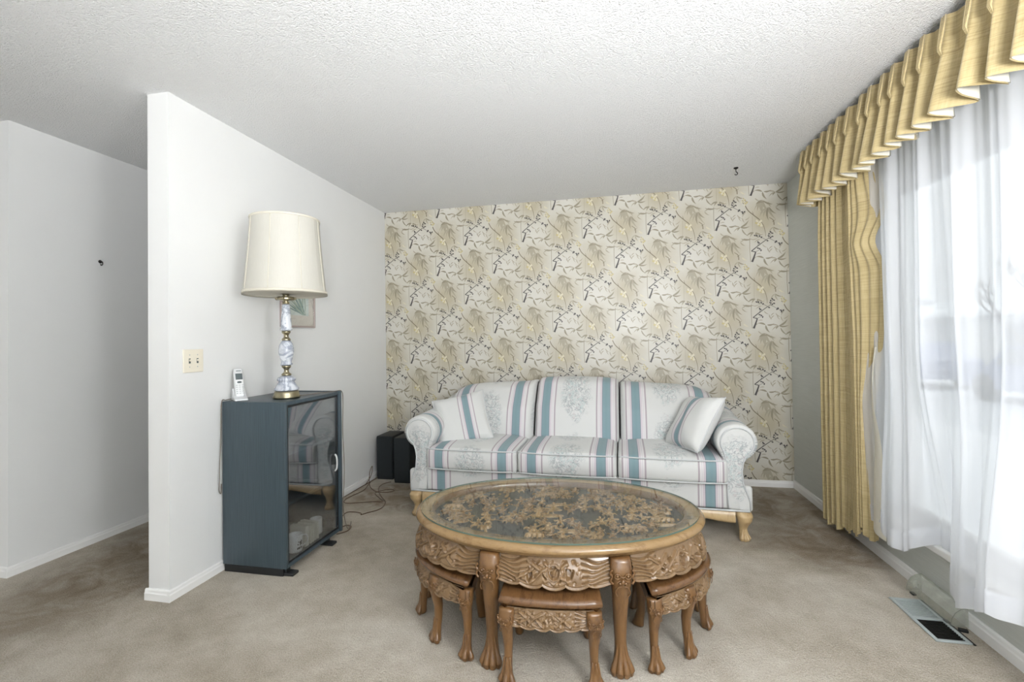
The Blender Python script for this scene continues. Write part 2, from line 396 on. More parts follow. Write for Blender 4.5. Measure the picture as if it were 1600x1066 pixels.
def ball(mb, c, r, n=12, mi=0, rot=None):
    """ellipsoid, r = (rx, ry, rz)"""
    r = (r, r, r) if not hasattr(r, '__len__') else r; V = []; F = []; k = n//2
    for j in range(k+1):
        t = PI*j/k
        for i in range(n):
            p = Vector((r[0]*math.sin(t)*math.cos(2*PI*i/n), r[1]*math.sin(t)*math.sin(2*PI*i/n), r[2]*math.cos(t)))
            if rot is not None: p = rot @ p
            V.append(p+Vector(c))
    for j in range(k):
        for i in range(n): F.append((j*n+i, (j+1)*n+i, (j+1)*n+(i+1) % n, j*n+(i+1) % n))
    mb.add(V, F, mi); return mb
def sheet(mb, P, mi=0, uv=None, flip=False):
    """P[i][j] grid of points"""
    a, b = len(P), len(P[0]); V = [p for r in P for p in r]
    F = [(i*b+j, (i+1)*b+j, (i+1)*b+j+1, i*b+j+1) for i in range(a-1) for j in range(b-1)]
    if flip: F = [f[::-1] for f in F]
    mb.add(V, F, mi, [q for r in uv for q in r] if uv else None); return mb
def prism(mb, pts, z0, z1, mi=0, smooth=False):
    """extrude a 2D outline between two heights"""
    n = len(pts); V = [(p[0], p[1], z0) for p in pts]+[(p[0], p[1], z1) for p in pts]
    F = [(i, (i+1) % n, n+(i+1) % n, n+i) for i in range(n)]+[tuple(range(n, 2*n)), tuple(reversed(range(n)))]
    mb.add(V, F, mi, smooth=smooth); return mb
def interp(x, xs, ys):
    return float(np.interp(x, xs, ys))
def sstep(a, b, x):
    t = max(0., min(1., (x-a)/(b-a))); return t*t*(3-2*t)

# ------------------------------------------------------------------ carved height maps
class HM:
    """height map in metres, used to carve wood relief"""
    def __init__(s, w, h, res):
        s.nx, s.ny = int(w/res)+1, int(h/res)+1; s.w, s.h = w, h
        s.X, s.Y = np.meshgrid(np.linspace(0, w, s.nx), np.linspace(0, h, s.ny)); s.Z = np.zeros_like(s.X)
    def win(s, x0, y0, x1, y1):
        i0 = max(0, int((x0)/s.w*(s.nx-1))-1); i1 = min(s.nx, int((x1)/s.w*(s.nx-1))+3)
        j0 = max(0, int((y0)/s.h*(s.ny-1))-1); j1 = min(s.ny, int((y1)/s.h*(s.ny-1))+3)
        return slice(j0, max(j0, j1)), slice(i0, max(i0, i1))
    def dist(s, pts, pad):
        xs = [p[0] for p in pts]; ys = [p[1] for p in pts]; w = s.win(min(xs)-pad, min(ys)-pad, max(xs)+pad, max(ys)+pad)
        X, Y = s.X[w], s.Y[w]; d = np.full(X.shape, 9.); tt = np.zeros(X.shape); n = len(pts)-1
        for i in range(n):
            ax, ay = pts[i]; bx, by = pts[i+1]; vx, vy = bx-ax, by-ay; L = vx*vx+vy*vy+1e-12
            t = np.clip(((X-ax)*vx+(Y-ay)*vy)/L, 0, 1); dd = np.hypot(X-ax-t*vx, Y-ay-t*vy); k = dd < d
            d = np.where(k, dd, d); tt = np.where(k, (i+t)/n, tt)
        return w, d, tt
    def stroke(s, pts, wid, hgt, base=None, taper=0.0):
        w, d, t = s.dist(pts, wid); r = wid*(1-taper*t)
        p = np.sqrt(np.clip(1-(d/r)**2, 0, 1)); z = (s.Z[w]*0+(base if base is not None else 0))+hgt*p
        if s.Z[w].size: s.Z[w] = np.where(d < r, np.maximum(s.Z[w], z), s.Z[w])
    def groove(s, pts, wid, dep):
        w, d, t = s.dist(pts, wid)
        if s.Z[w].size: s.Z[w] = s.Z[w]-dep*np.clip(1-(d/wid)**2, 0, 1)
    def blob(s, cx, cy, rx, ry, hgt, rot=0.0, base=0.0, flat=False):
        R = max(rx, ry); w = s.win(cx-R, cy-R, cx+R, cy+R); X, Y = s.X[w]-cx, s.Y[w]-cy
        a, b = X*math.cos(rot)+Y*math.sin(rot), -X*math.sin(rot)+Y*math.cos(rot); q = (a/rx)**2+(b/ry)**2
        z = base+hgt*(np.sqrt(np.clip(1-q, 0, 1)) if not flat else np.clip((1-q)*4, 0, 1))
        if s.Z[w].size: s.Z[w] = np.where(q < 1, np.maximum(s.Z[w], z), s.Z[w])
    def poly(s, pts, hgt, sub=False):
        xs = [p[0] for p in pts]; ys = [p[1] for p in pts]; w = s.win(min(xs), min(ys), max(xs), max(ys)); X, Y = s.X[w], s.Y[w]
        ins = np.zeros(X.shape, bool); n = len(pts)
        for i in range(n):
            ax, ay = pts[i]; bx, by = pts[(i+1) % n]
            if ay == by: continue
            c = ((ay > Y) != (by > Y)) & (X < (bx-ax)*(Y-ay)/(by-ay)+ax); ins ^= c
        if s.Z[w].size: s.Z[w] = np.where(ins, s.Z[w]-hgt if sub else np.maximum(s.Z[w], hgt), s.Z[w])
    def smooth(s, n=1):
        for _ in range(n):
            p = np.pad(s.Z, 1, mode='edge'); s.Z = (p[1:-1, 1:-1]*4+p[:-2, 1:-1]+p[2:, 1:-1]+p[1:-1, :-2]+p[1:-1, 2:])/8
    def at(s, u, v):
        x = min(max(u/s.w*(s.nx-1), 0), s.nx-1.001); y = min(max(v/s.h*(s.ny-1), 0), s.ny-1.001)
        i, j = int(x), int(y); a, b = x-i, y-j; Z = s.Z
        return Z[j, i]*(1-a)*(1-b)+Z[j, i+1]*a*(1-b)+Z[j+1, i]*(1-a)*b+Z[j+1, i+1]*a*b
build_materials()
M['fabric'] = jacquard('striped_floral_jacquard')
M['pillowfab'] = jacquard('pillow_jacquard', .36, True, .085)
M['paper'] = wallpaper_ground()
# ------------------------------------------------------------------ camera
def make_camera():
    cx, cy, cz = 2.0518, -4.1172, 1.2192; yaw, pitch, roll, f = .2029, .0164, -.0158, 730.914; px, py = -3.053, -15.183
    cyw, syw, cp, sp, cr, sr = math.cos(yaw), math.sin(yaw), math.cos(pitch), math.sin(pitch), math.cos(roll), math.sin(roll)
    fw = Vector((-syw*cp, cyw*cp, sp)); r = Vector((cyw, syw, 0)); u = r.cross(fw)
    r2 = r*cr+u*sr; u2 = u*cr-r*sr
    cam = bpy.data.cameras.new('camera'); o = bpy.data.objects.new('camera', cam); COL.objects.link(o)
    m = Matrix((r2, u2, -fw)).transposed().to_4x4(); m.translation = (cx, cy, cz); o.matrix_world = m
    cam.sensor_width = 36; cam.lens = f/1600*36; cam.shift_x = -px/1600; cam.shift_y = py/1600; cam.clip_start = .02; cam.clip_end = 300
    SC.camera = o
make_camera()

# ------------------------------------------------------------------ room shell
def slab(name, x0, y0, z0, x1, y1, z1, mat, kind=True):
    mb = MB(); box(mb, x0, y0, z0, x1, y1, z1); o = mb.build(name, mat)
    if kind: structure(o)
    return o
slab('floor', XL-.1, YR-.1, -.12, W+.14, YH+.1, 0, M['carpet'])
slab('ceiling', XL-.1, YR-.1, H, W+.14, YH+.1, H+.12, M['ceil'])
slab('wall_left', -T, -D, 0, 0, YH, H, M['wall'])
slab('wall_hall', HX-.10, HY, 0, HX, YH, H, M['wall'])
slab('wall_hall_front', XL, HY, 0, HX-.10, HY+.10, H, M['wall'])
slab('wall_hall_end', HX-.1, YH, 0, -T, YH+.1, H, M['wall'])
slab('wall_far_left', XL-.1, YR, 0, XL, HY+.1, H, M['wall'])
def wall_open(name, axis, a0, a1, w0, w1, z0, z1, p0, p1, mat):
    """wall with one window opening; axis 'y' runs along y"""
    mb = MB()
    for (s0, s1, b0, b1) in ((a0, w0, 0, H), (w1, a1, 0, H), (w0, w1, 0, z0), (w0, w1, z1, H)):
        if axis == 'y': box(mb, p0, s0, b0, p1, s1, b1)
        else: box(mb, s0, p0, b0, s1, p1, b1)
    return structure(mb.build(name, mat))
WY0, WY1, WZ0, WZ1 = -3.55, -1.28, .262, 2.06
wall_open('wall_right', 'y', YR, .1, WY0, WY1, WZ0, WZ1, W, W+.13, M['grass'])
wall_open('wall_rear', 'x', XL-.1, W+.13, -2.6, 2.6, .35, 2.15, YR-.1, YR, M['wall'])

# papered wall: flat printed motifs repeated in a half drop
def wallpaper():
    mb = MB(); S = PX/570; x1, z1 = W, H
    box(mb, -T+.12, 0, 0, W, .1, H)
    def clip(poly):
        for ax, lim, sg in ((0, .0005, 1), (0, W-.0005, -1), (1, .05, 1), (1, H-.0005, -1)):
            out = []
            for i in range(len(poly)):
                a, b = poly[i-1], poly[i]; ia, ib = (a[ax]-lim)*sg >= 0, (b[ax]-lim)*sg >= 0
                if ia != ib:
                    t = (lim-a[ax])/(b[ax]-a[ax]); out.append((a[0]+(b[0]-a[0])*t, a[1]+(b[1]-a[1])*t))
                if ib: out.append(b)
            poly = out
            if len(poly) < 3: return None
        return poly
    lay = [0]
    def emit(poly, mi, ox, oz, lift, k=0):
        lift += k*4e-6
        p = clip([(ox+(x-530)*S, oz-(y-265)*S) for x, y in poly])
        if p: mb.add([(x, -lift, z) for x, z in p], [tuple(range(len(p)))], mi, smooth=False)
    def stroke(pts, ws, mi, lift):
        P = spline([(a, b, 0) for a, b in pts], 4) if len(pts) > 2 else [Vector((*p, 0)) for p in pts]
        n = len(P); ps = []
        for i in range(n):
            t = (P[min(i+1, n-1)]-P[max(i-1, 0)]).normalized(); w = ws[0]+(ws[1]-ws[0])*i/(n-1)
            ps.append(((P[i].x-t.y*w/2, P[i].y+t.x*w/2), (P[i].x+t.y*w/2, P[i].y-t.x*w/2)))
        return [([ps[i][0], ps[i+1][0], ps[i+1][1], ps[i][1]], mi, lift) for i in range(n-1)]
    def leafp(x0, y0, x1, y1, w, mi, lift, bend=.12):
        dx, dy = x1-x0, y1-y0; L = math.hypot(dx, dy); nx, ny = -dy/L, dx/L; up, dn = [], []
        for t in (0, .15, .35, .6, .82, 1):
            b = bend*L*4*t*(1-t); h = w*1.35*math.sin(PI*t**.7)/2
            up.append((x0+dx*t+nx*(b+h), y0+dy*t+ny*(b+h))); dn.append((x0+dx*t+nx*(b-h), y0+dy*t+ny*(b-h)))
        return [(up[:-1]+[up[-1]]+dn[::-1][1:-1], mi, lift)]
    def dot(x, y, rx, ry, a, mi, lift, n=7):
        return [([(x+rx*math.cos(2*PI*i/n)*math.cos(a)-ry*math.sin(2*PI*i/n)*math.sin(a), y+rx*math.cos(2*PI*i/n)*math.sin(a)+ry*math.sin(2*PI*i/n)*math.cos(a)) for i in range(n)], mi, lift)]
    Q = []
    D1, D2, D3, D4 = .0003, .0005, .0007, .0009
    DK, BR, G1, G2, YE, CR = 1, 2, 3, 4, 5, 6
    # bamboo stalk lines and washes of leaves
    Q += stroke([(512, 60), (510, 150), (514, 268)], (5, 4), G1, D1)
    Q += stroke([(822, 160), (820, 300)], (3, 3), G2, D1)
    for (x0, y0, x1, y1, w, m) in ((905, 28, 850, 62, 9, G1), (905, 28, 862, 118, 17, G2), (905, 28, 905, 140, 24, G2), (905, 28, 948, 116, 16, G2), (905, 28, 985, 62, 10, G1), (905, 28, 838, 112, 9, G2),
        (950, 90, 908, 176, 12, G2), (950, 90, 950, 206, 13, G1), (950, 90, 992, 178, 12, G2), (955, 88, 1010, 150, 10, G1), (960, 100, 1010, 200, 9, G2), (930, 95, 880, 175, 10, G2),
        (620, 240, 555, 226, 11, G1), (560, 226, 530, 262, 6, G2), (620, 240, 655, 308, 12, G1), (630, 240, 690, 228, 10, G1), (722, 250, 640, 245, 8, G2), (722, 250, 792, 190, 12, G1), (722, 250, 800, 245, 10, G1), (722, 250, 700, 280, 9, G1),
        (722, 250, 668, 290, 7, G2), (735, 262, 790, 330, 8, G1), (830, 300, 770, 330, 10, G1), (830, 300, 800, 342, 7, G1), (690, 140, 660, 170, 6, G2), (700, 140, 740, 175, 6, G2), (690, 160, 660, 200, 6, G2), (712, 155, 735, 200, 5, G2),
        (640, 330, 560, 350, 7, G1), (640, 330, 700, 356, 8, G2), (440, 62, 520, 75, 7, G1), (520, 75, 580, 60, 6, G2), (745, 350, 820, 352, 8, G1), (880, 362, 830, 392, 7, G2), (610, 120, 650, 150, 6, G2), (650, 150, 672, 196, 7, G2), (770, 120, 742, 168, 7, G2), (742, 168, 762, 214, 6, G2), (600, 200, 560, 205, 5, G2), (845, 300, 905, 322, 8, G1), (845, 300, 870, 352, 9, G1), (1005, 90, 1048, 128, 8, G2), (1005, 90, 1040, 60, 7, G2), (985, 262, 1040, 286, 8, G1), (985, 262, 1010, 320, 9, G2), (985, 262, 950, 316, 7, G2), (1048, 300, 1082, 322, 6, G2), (560, 290, 600, 318, 7, G2), (665, 330, 690, 380, 7, G2), (760, 190, 800, 160, 6, G2)):
        Q += leafp(x0, y0, x1, y1, w, m, D1 if m == G2 else D2)
    # brown stem with blooms
    Q += stroke([(765, 62), (788, 108), (830, 150), (872, 188)], (7, 7), BR, D3)
    Q += stroke([(872, 188), (905, 240), (920, 300), (922, 340)], (5, 3), BR, D3)
    Q += stroke([(830, 150), (822, 118)], (5, 2), BR, D3); Q += stroke([(955, 180), (985, 205), (990, 246)], (4, 7), BR, D3); Q += stroke([(978, 218), (1004, 200)], (4, 2), BR, D3)
    rr = random.Random(3)
    for i in range(13):
        a, d = rr.random()*6.28, rr.random()*26; Q += dot(760+d*math.cos(a), 32+d*math.sin(a)*1.2, 7+rr.random()*4, 5, a, YE if i % 3 else CR, D3+.00001*i)
    for i in range(8):
        a = rr.random()*6.28; Q += dot(757+10*math.cos(a), 34+14*math.sin(a), 3, 2, a, BR, D4)
    for i in range(14):
        a, d = rr.random()*6.28, rr.random()*34; Q += dot(868+d*math.cos(a)*.8, 232+d*math.sin(a), 10+rr.random()*5, 8, a, CR if i % 4 else YE, D3+.00001*i)
    Q += leafp(1015, 225, 1060, 252, 9, CR, D3); Q += dot(600, 30, 6, 4, 0, CR, D3)
    # charcoal plum branch
    Q += stroke([(526, 268), (540, 232), (556, 184)], (17, 9), DK, D4); Q += stroke([(556, 184), (540, 180), (522, 176)], (8, 5), DK, D4)
    Q += stroke([(522, 176), (575, 132), (640, 84)], (8, 5), DK, D4); Q += stroke([(640, 84), (664, 64), (684, 18)], (4, 2), DK, D4)
    Q += stroke([(640, 84), (602, 62), (552, 44)], (3.4, 2), DK, D4); Q += stroke([(660, 70), (700, 94), (742, 124)], (3.4, 2), DK, D4)
    Q += stroke([(575, 134), (578, 104)], (3, 2), DK, D4); Q += stroke([(556, 182), (592, 164)], (3, 2), DK, D4)
    for (x, y, a) in ((552, 42, .5), (568, 44, 2), (590, 48, .6), (604, 60, 2.1), (576, 100, 1.4), (584, 108, .3), (676, 18, 1.2), (664, 34, 2), (690, 30, .4), (660, 52, .8), (690, 58, .2), (676, 66, 2.3), (720, 100, .7), (712, 108, 2.2), (742, 118, .6), (746, 130, 2), (760, 118, 2.4), (588, 158, .6), (598, 172, 1.8), (574, 152, .2), (650, 92, .4)):
        Q += dot(x, y, 9, 5.8, a, DK, D4)
    for i in range(-2, 9):
        for j in range(-2, 7):
            for h in (0, 1):
                ox, oz = X0+(i+.5*h)*PX, Z0+(j+.5*h)*PZ
                for k, (poly, mi, lift) in enumerate(Q): emit(poly, mi, ox, oz, lift, k)
    return structure(mb.build('wall_back', [M['paper'], M['wpdark'], M['wpbrown'], M['wpgrey'], M['wpgrey2'], M['wpyel'], M['wpcream']], None, False))
wallpaper()

def board(name, p, q, n, h=.052, mat='trim'):
    """stepped baseboard from p to q on the floor, n = outward normal"""
    mb = MB(); P, Qv, N = Vector((*p, 0)), Vector((*q, 0)), Vector((*n, 0))
    prof = [(0, 0), (.013, 0), (.013, h*.62), (.010, h*.72), (.009, h*.92), (.006, h), (0, h)]
    V = [P+N*a+Vector((0, 0, b)) for a, b in prof]+[Qv+N*a+Vector((0, 0, b)) for a, b in prof]; k = len(prof)
    mb.add(V, [(i, (i+1) % k, k+(i+1) % k, k+i) for i in range(k)]+[tuple(range(k)), tuple(range(k, 2*k))], smooth=False)
    return structure(mb.build(name, M[mat]))
e = .013
board('baseboard_left', (0, -D-e), (0, 0), (1, 0)); board('baseboard_left_end', (-T-e, -D), (-.0002, -D), (0, -1)); board('baseboard_left_hall', (-T, -D), (-T, YH), (-1, 0))
board('baseboard_back', (e, 0), (W-e, 0), (0, -1)); board('baseboard_right', (W, 0), (W, YR), (-1, 0), .062)
board('baseboard_hall', (HX, HY-e), (HX, YH), (1, 0)); board('baseboard_hall_front', (XL, HY), (HX-.0002, HY), (0, -1))

# ------------------------------------------------------------------ windows
def window(name, axis, w0, w1, z0, z1, p, sgn, bars=()):
    """frame, panes and sill; p = plane of the inner wall face, sgn = outward direction along the other axis"""
    root = bpy.data.objects.new(name, None); COL.objects.link(root); root['kind'] = 'structure'; root['label'] = 'white framed window'
    def bx(mb, a0, a1, d0, d1, b0, b1, bev=.004):
        lo, hi = sorted((p+sgn*d0, p+sgn*d1))
        if axis == 'y': box(mb, lo, a0, b0, hi, a1, b1, bev)
        else: box(mb, a0, lo, b0, a1, hi, b1, bev)
    fr = MB(); t = .075; tt = .12 if axis == 'y' else .07
    bx(fr, w0, w0+t, .05, .12, z0, z1); bx(fr, w1-t, w1, .05, .12, z0, z1); bx(fr, w0+t, w1-t, .051, .119, z1-tt, z1); bx(fr, w0+t, w1-t, .051, .119, z0, z0+.07)
    ed = [w0+t]+[b for b in bars]+[w1-t]
    for b in bars: bx(fr, b-.03, b+.03, .055, .115, z0+.071, z1-tt-.001)
    for a, b in zip(ed[:-1], ed[1:]):        # inner beads
        for q in ((a+.001, a+.02, z0+.071, z1-tt-.001), (b-.02, b-.001, z0+.071, z1-tt-.001), (a+.021, b-.021, z0+.071, z0+.09), (a+.021, b-.021, z1-tt-.02, z1-tt-.001)): bx(fr, q[0], q[1], .045, .075, q[2], q[3], .003)
    fr.build('window_frame', M['trim'], root)
    for a, b in zip(ed[:-1], ed[1:]):
        g = MB(); bx(g, a, b, .086, .090, z0+.07, z1-tt, 0); g.build('window_pane', M['winglass'], root)
    sl = MB(); bx(sl, w0-.02, w1+.02, -.03, .05, z0-.03, z0+.006, .008); sl.build('window_sill', M['trim'], root)
    return root
window('window_1', 'y', WY0+.001, WY1-.001, WZ0, WZ1, W, 1, (-2.95,))
window('window_rear_fill', 'x', -2.6, 2.6, .35, 2.15, YR, -1, (-1.0, 1.0))  # unseen rear window, added to let in more daylight

# ------------------------------------------------------------------ outside
slab('ground_outside', W+.3, -60, -.75, 90, 90, -.55, M['snow'])
slab('ground_road', 8.5, -60, -.55, 13.5, 90, -.54, M['road'])
def house(x, y, L, Wd, label):
    t = thing('house', label, 'house', (x, y, -.55))
    mb = MB(); box(mb, 0, 0, 0, Wd, L, 2.7); v = [(0, 0, 2.7), (Wd, 0, 2.7), (Wd/2, 0, 4.0), (0, L, 2.7), (Wd, L, 2.7), (Wd/2, L, 4.0)]
    mb.add(v, [(0, 1, 2), (3, 5, 4)], smooth=False); mb.build('house_wall', M['siding'], t)
    rf = MB(); v = [(-.5, -.4, 2.5), (Wd/2, -.4, 4.05), (Wd+.5, -.4, 2.5), (-.5, L+.4, 2.5), (Wd/2, L+.4, 4.05), (Wd+.5, L+.4, 2.5)]; v += [(a, b, c+.18) for a, b, c in v]
    rf.add(v, [(0, 3, 4, 1), (1, 4, 5, 2), (6, 7, 10, 9), (7, 8, 11, 10), (0, 1, 7, 6), (1, 2, 8, 7), (3, 9, 10, 4), (4, 10, 11, 5), (0, 6, 9, 3), (2, 5, 11, 8)], smooth=False); rf.build('roof', M['roofsnow'], t)
    for yy in (1.2, L*.38): 
        g = MB(); box(g, -.05, yy, 1.0, .0, yy+1.7, 2.1); g.build('house_window', M['dwin'], t)
    g = MB(); box(g, -.06, L*.66, .05, .0, L*.66+4.2, 2.2); g.build('garage_door', M['garage'], t)
    return t
house(19, 13, 14, 8, 'pale low house with snowy roof across the street, nearer one'); house(19, 33, 14, 8, 'pale low house with snowy roof farther along the street')
def car(x, y, label):
    t = thing('car', label, 'car', (x, y, -.54))
    side = [(-2.2, .32), (2.15, .32), (2.25, .62), (2.1, .82), (1.25, .92), (.65, 1.40), (-.95, 1.42), (-1.75, .98), (-2.2, .90), (-2.28, .6)]
    mb = MB(); n = len(side); V = [(sx*w, yy, zz) for w in (-1, 1) for (yy, zz) in side for sx in (.86,)]
    mb.add(V, [tuple(range(n)), tuple(range(2*n-1, n-1, -1))]+[(i, n+i, n+(i+1) % n, (i+1) % n) for i in range(n)], smooth=False); mb.build('body', M['carblue'], t)
    for s in (-.87, .87):
        g = MB(); g.add([(s, 1.05, .95), (s, .58, 1.33), (s, -.88, 1.34), (s, -1.5, .98)], [(0, 1, 2, 3)], smooth=False); g.build('side_window', M['dwin'], t)
    for sx in (-.8, .8):
        for yy in (-1.4, 1.4):
            wv = MB(); lathe(wv, [(.2, -.1), (.33, -.1), (.34, 0), (.33, .1), (.2, .1)], n=20); wv.xf(Matrix.Translation((sx, yy, .34)) @ Matrix.Rotation(PI/2, 4, 'Y')); wv.build('wheel', M['tyre'], t)
    return t
car(12.3, 8.6, 'blue car parked across the street, seen through the sheer curtain')
car(12.2, 14.6, 'farther blue car parked along the street, seen through the sheer curtain')
def bare_tree(x, y, h, seed, label):
    r = random.Random(seed); mb = MB()
    def grow(p, d, L, rad, dep):
        q = p+d*L; tube(mb, [p, p+d*L*.5+Vector((r.uniform(-.05, .05), r.uniform(-.05, .05), 0))*L, q], [rad, rad*.8, rad*.6], 5)
        if dep:
            for _ in range(3 if dep > 1 else 4):
                nd = (d+Vector((r.uniform(-.7, .7), r.uniform(-.7, .7), r.uniform(-.1, .5)))).normalized(); grow(q-d*L*.2*r.random(), nd, L*r.uniform(.6, .8), rad*.55, dep-1)
    grow(Vector((x, y, -.56)), Vector((0, 0, 1)), h*.32, .14, 4); return tag(mb.build('bare_tree', M['bark']), label, 'tree')
bare_tree(15.4, 14.2, 5.0, 4, 'leafless tree across the street, seen through the sheer curtain')

# ------------------------------------------------------------------ light
def world():
    w = bpy.data.worlds.new('overcast_sky'); SC.world = w; w.use_nodes = True; t = w.node_tree; n = t.nodes; bg = n['Background']
    tc = n.new('ShaderNodeTexCoord'); sp = n.new('ShaderNodeSeparateXYZ'); t.links.new(tc.outputs['Generated'], sp.inputs[0])
    cr = n.new('ShaderNodeValToRGB'); t.links.new(sp.outputs[2], cr.inputs[0])
    e = cr.color_ramp.elements; e[0].position = 0.0; e[0].color = (.50, .51, .53, 1); e[1].position = 1.0; e[1].color = (1, 1, 1, 1)
    t.links.new(cr.outputs[0], bg.inputs[0]); bg.inputs[1].default_value = SKY
SKY = 1.2
world()
def light(name, typ, loc, power, col=(1, 1, 1), size=.3, rot=(0, 0, 0), size_y=None):
    d = bpy.data.lights.new(name, typ); d.energy = power; d.color = col; o = bpy.data.objects.new(name, d); COL.objects.link(o); o.location = loc; o.rotation_euler = rot
    if typ == 'AREA':
        d.size = size
        if size_y: d.shape = 'RECTANGLE'; d.size_y = size_y
    else: d.shadow_soft_size = size
    return o
light('rear_fill_light', 'POINT', (2.9, -5.6, 1.8), 42, (.98, .985, 1), .22)  # added fill behind the camera to brighten the room, no fixture
light('left_fill_light', 'POINT', (-2.6, -4.9, 1.7), 14, (.98, .985, 1), .22)  # weak added fill for the unseen left side, no lamp stands there
light('window_side_fill_light', 'POINT', (3.05, -3.9, 1.55), 56, (.98, .985, 1), .25)  # added fill from the window side, out of view, without a lamp
tl_ = light('ceiling_fill_spot', 'SPOT', (2.4, -5.0, 1.2), 340, (.98, .985, 1), .3, (math.radians(134), 0, math.radians(8))).data; tl_.spot_size = math.radians(125); tl_.spot_blend = 1.0  # unseen spot added behind the camera, aimed up to brighten the ceiling
SC.view_settings.view_transform = 'Standard'; SC.view_settings.look = 'None'; SC.view_settings.gamma = 1; SC.view_settings.exposure = 0.76
SC.cycles.max_bounces = 10; SC.cycles.diffuse_bounces = 6; SC.cycles.glossy_bounces = 5; SC.cycles.transmission_bounces = 8; SC.cycles.transparent_max_bounces = 16
SC.cycles.use_denoising = True; SC.cycles.sample_clamp_indirect = 8; SC.cycles.caustics_reflective = False; SC.cycles.caustics_refractive = False
# ------------------------------------------------------------------ sofa
SOFA = (1.782, -1.075, 0); SROT = math.radians(-1.9)
def claw_leg(mb, path, phi, toes=4, paw=.03, toe_r=.011, n=18, top_sq=0.0, mi=0, toe_z=.085):
    """cabriole leg: path = [(z, outward offset, half width across, half width along)], phi = outward direction"""
    c, s = math.cos(phi), math.sin(phi); zs = [p[0] for p in path]; K = 34; V = []; F = []
    for i in range(K+1):
        z = zs[0]+(zs[-1]-zs[0])*i/K
        o, a, b = (np.interp(z, zs[::-1], [p[q] for p in path][::-1]) for q in (1, 2, 3))
        sq = top_sq*sstep(zs[-1]+(zs[0]-zs[-1])*.35, zs[0], z)
        for j in range(n):
            t = 2*PI*j/n; ct, st = math.cos(t), math.sin(t); m = max(abs(ct), abs(st)); g = 1+sq*(1/m-1)
            x, y = o+b*ct*g, a*st*g; V.append((x*c-y*s, x*s+y*c, z))
    for i in range(K):
        for j in range(n): F.append((i*n+j, i*n+(j+1) % n, (i+1)*n+(j+1) % n, (i+1)*n+j))
    F.append(tuple(range(n))); F.append(tuple(reversed(range(K*n, (K+1)*n))))
    mb.add(V, F, mi)
    o = path[-1][1]; an = [p for p in path if p[0] <= toe_z+.03][0]
    for k in range(toes):
        q = (k-(toes-1)/2)/max(1, (toes-1)/2)*.95; d = (math.cos(q), math.sin(q)); lat = d[1]
        pts = []
        for (z, rad) in ((toe_z+.02, .012), (toe_z*.62, paw*.62), (toe_z*.33, paw*.92), (toe_r*1.0, paw*1.12), (toe_r*.75, paw*1.3)):
            x, y = an[1]*.5+o*.5+rad*d[0], rad*lat*1.05; pts.append((x*c-y*s, x*s+y*c, z))
        P = spline(pts, 4); N = len(P); tube(mb, P, [np.interp(i/(N-1), [0, .3, .65, .9, 1], [toe_r*.2, toe_r*.7, toe_r*1.05, toe_r, toe_r*.6]) for i in range(N)], 8, mi)
    return mb

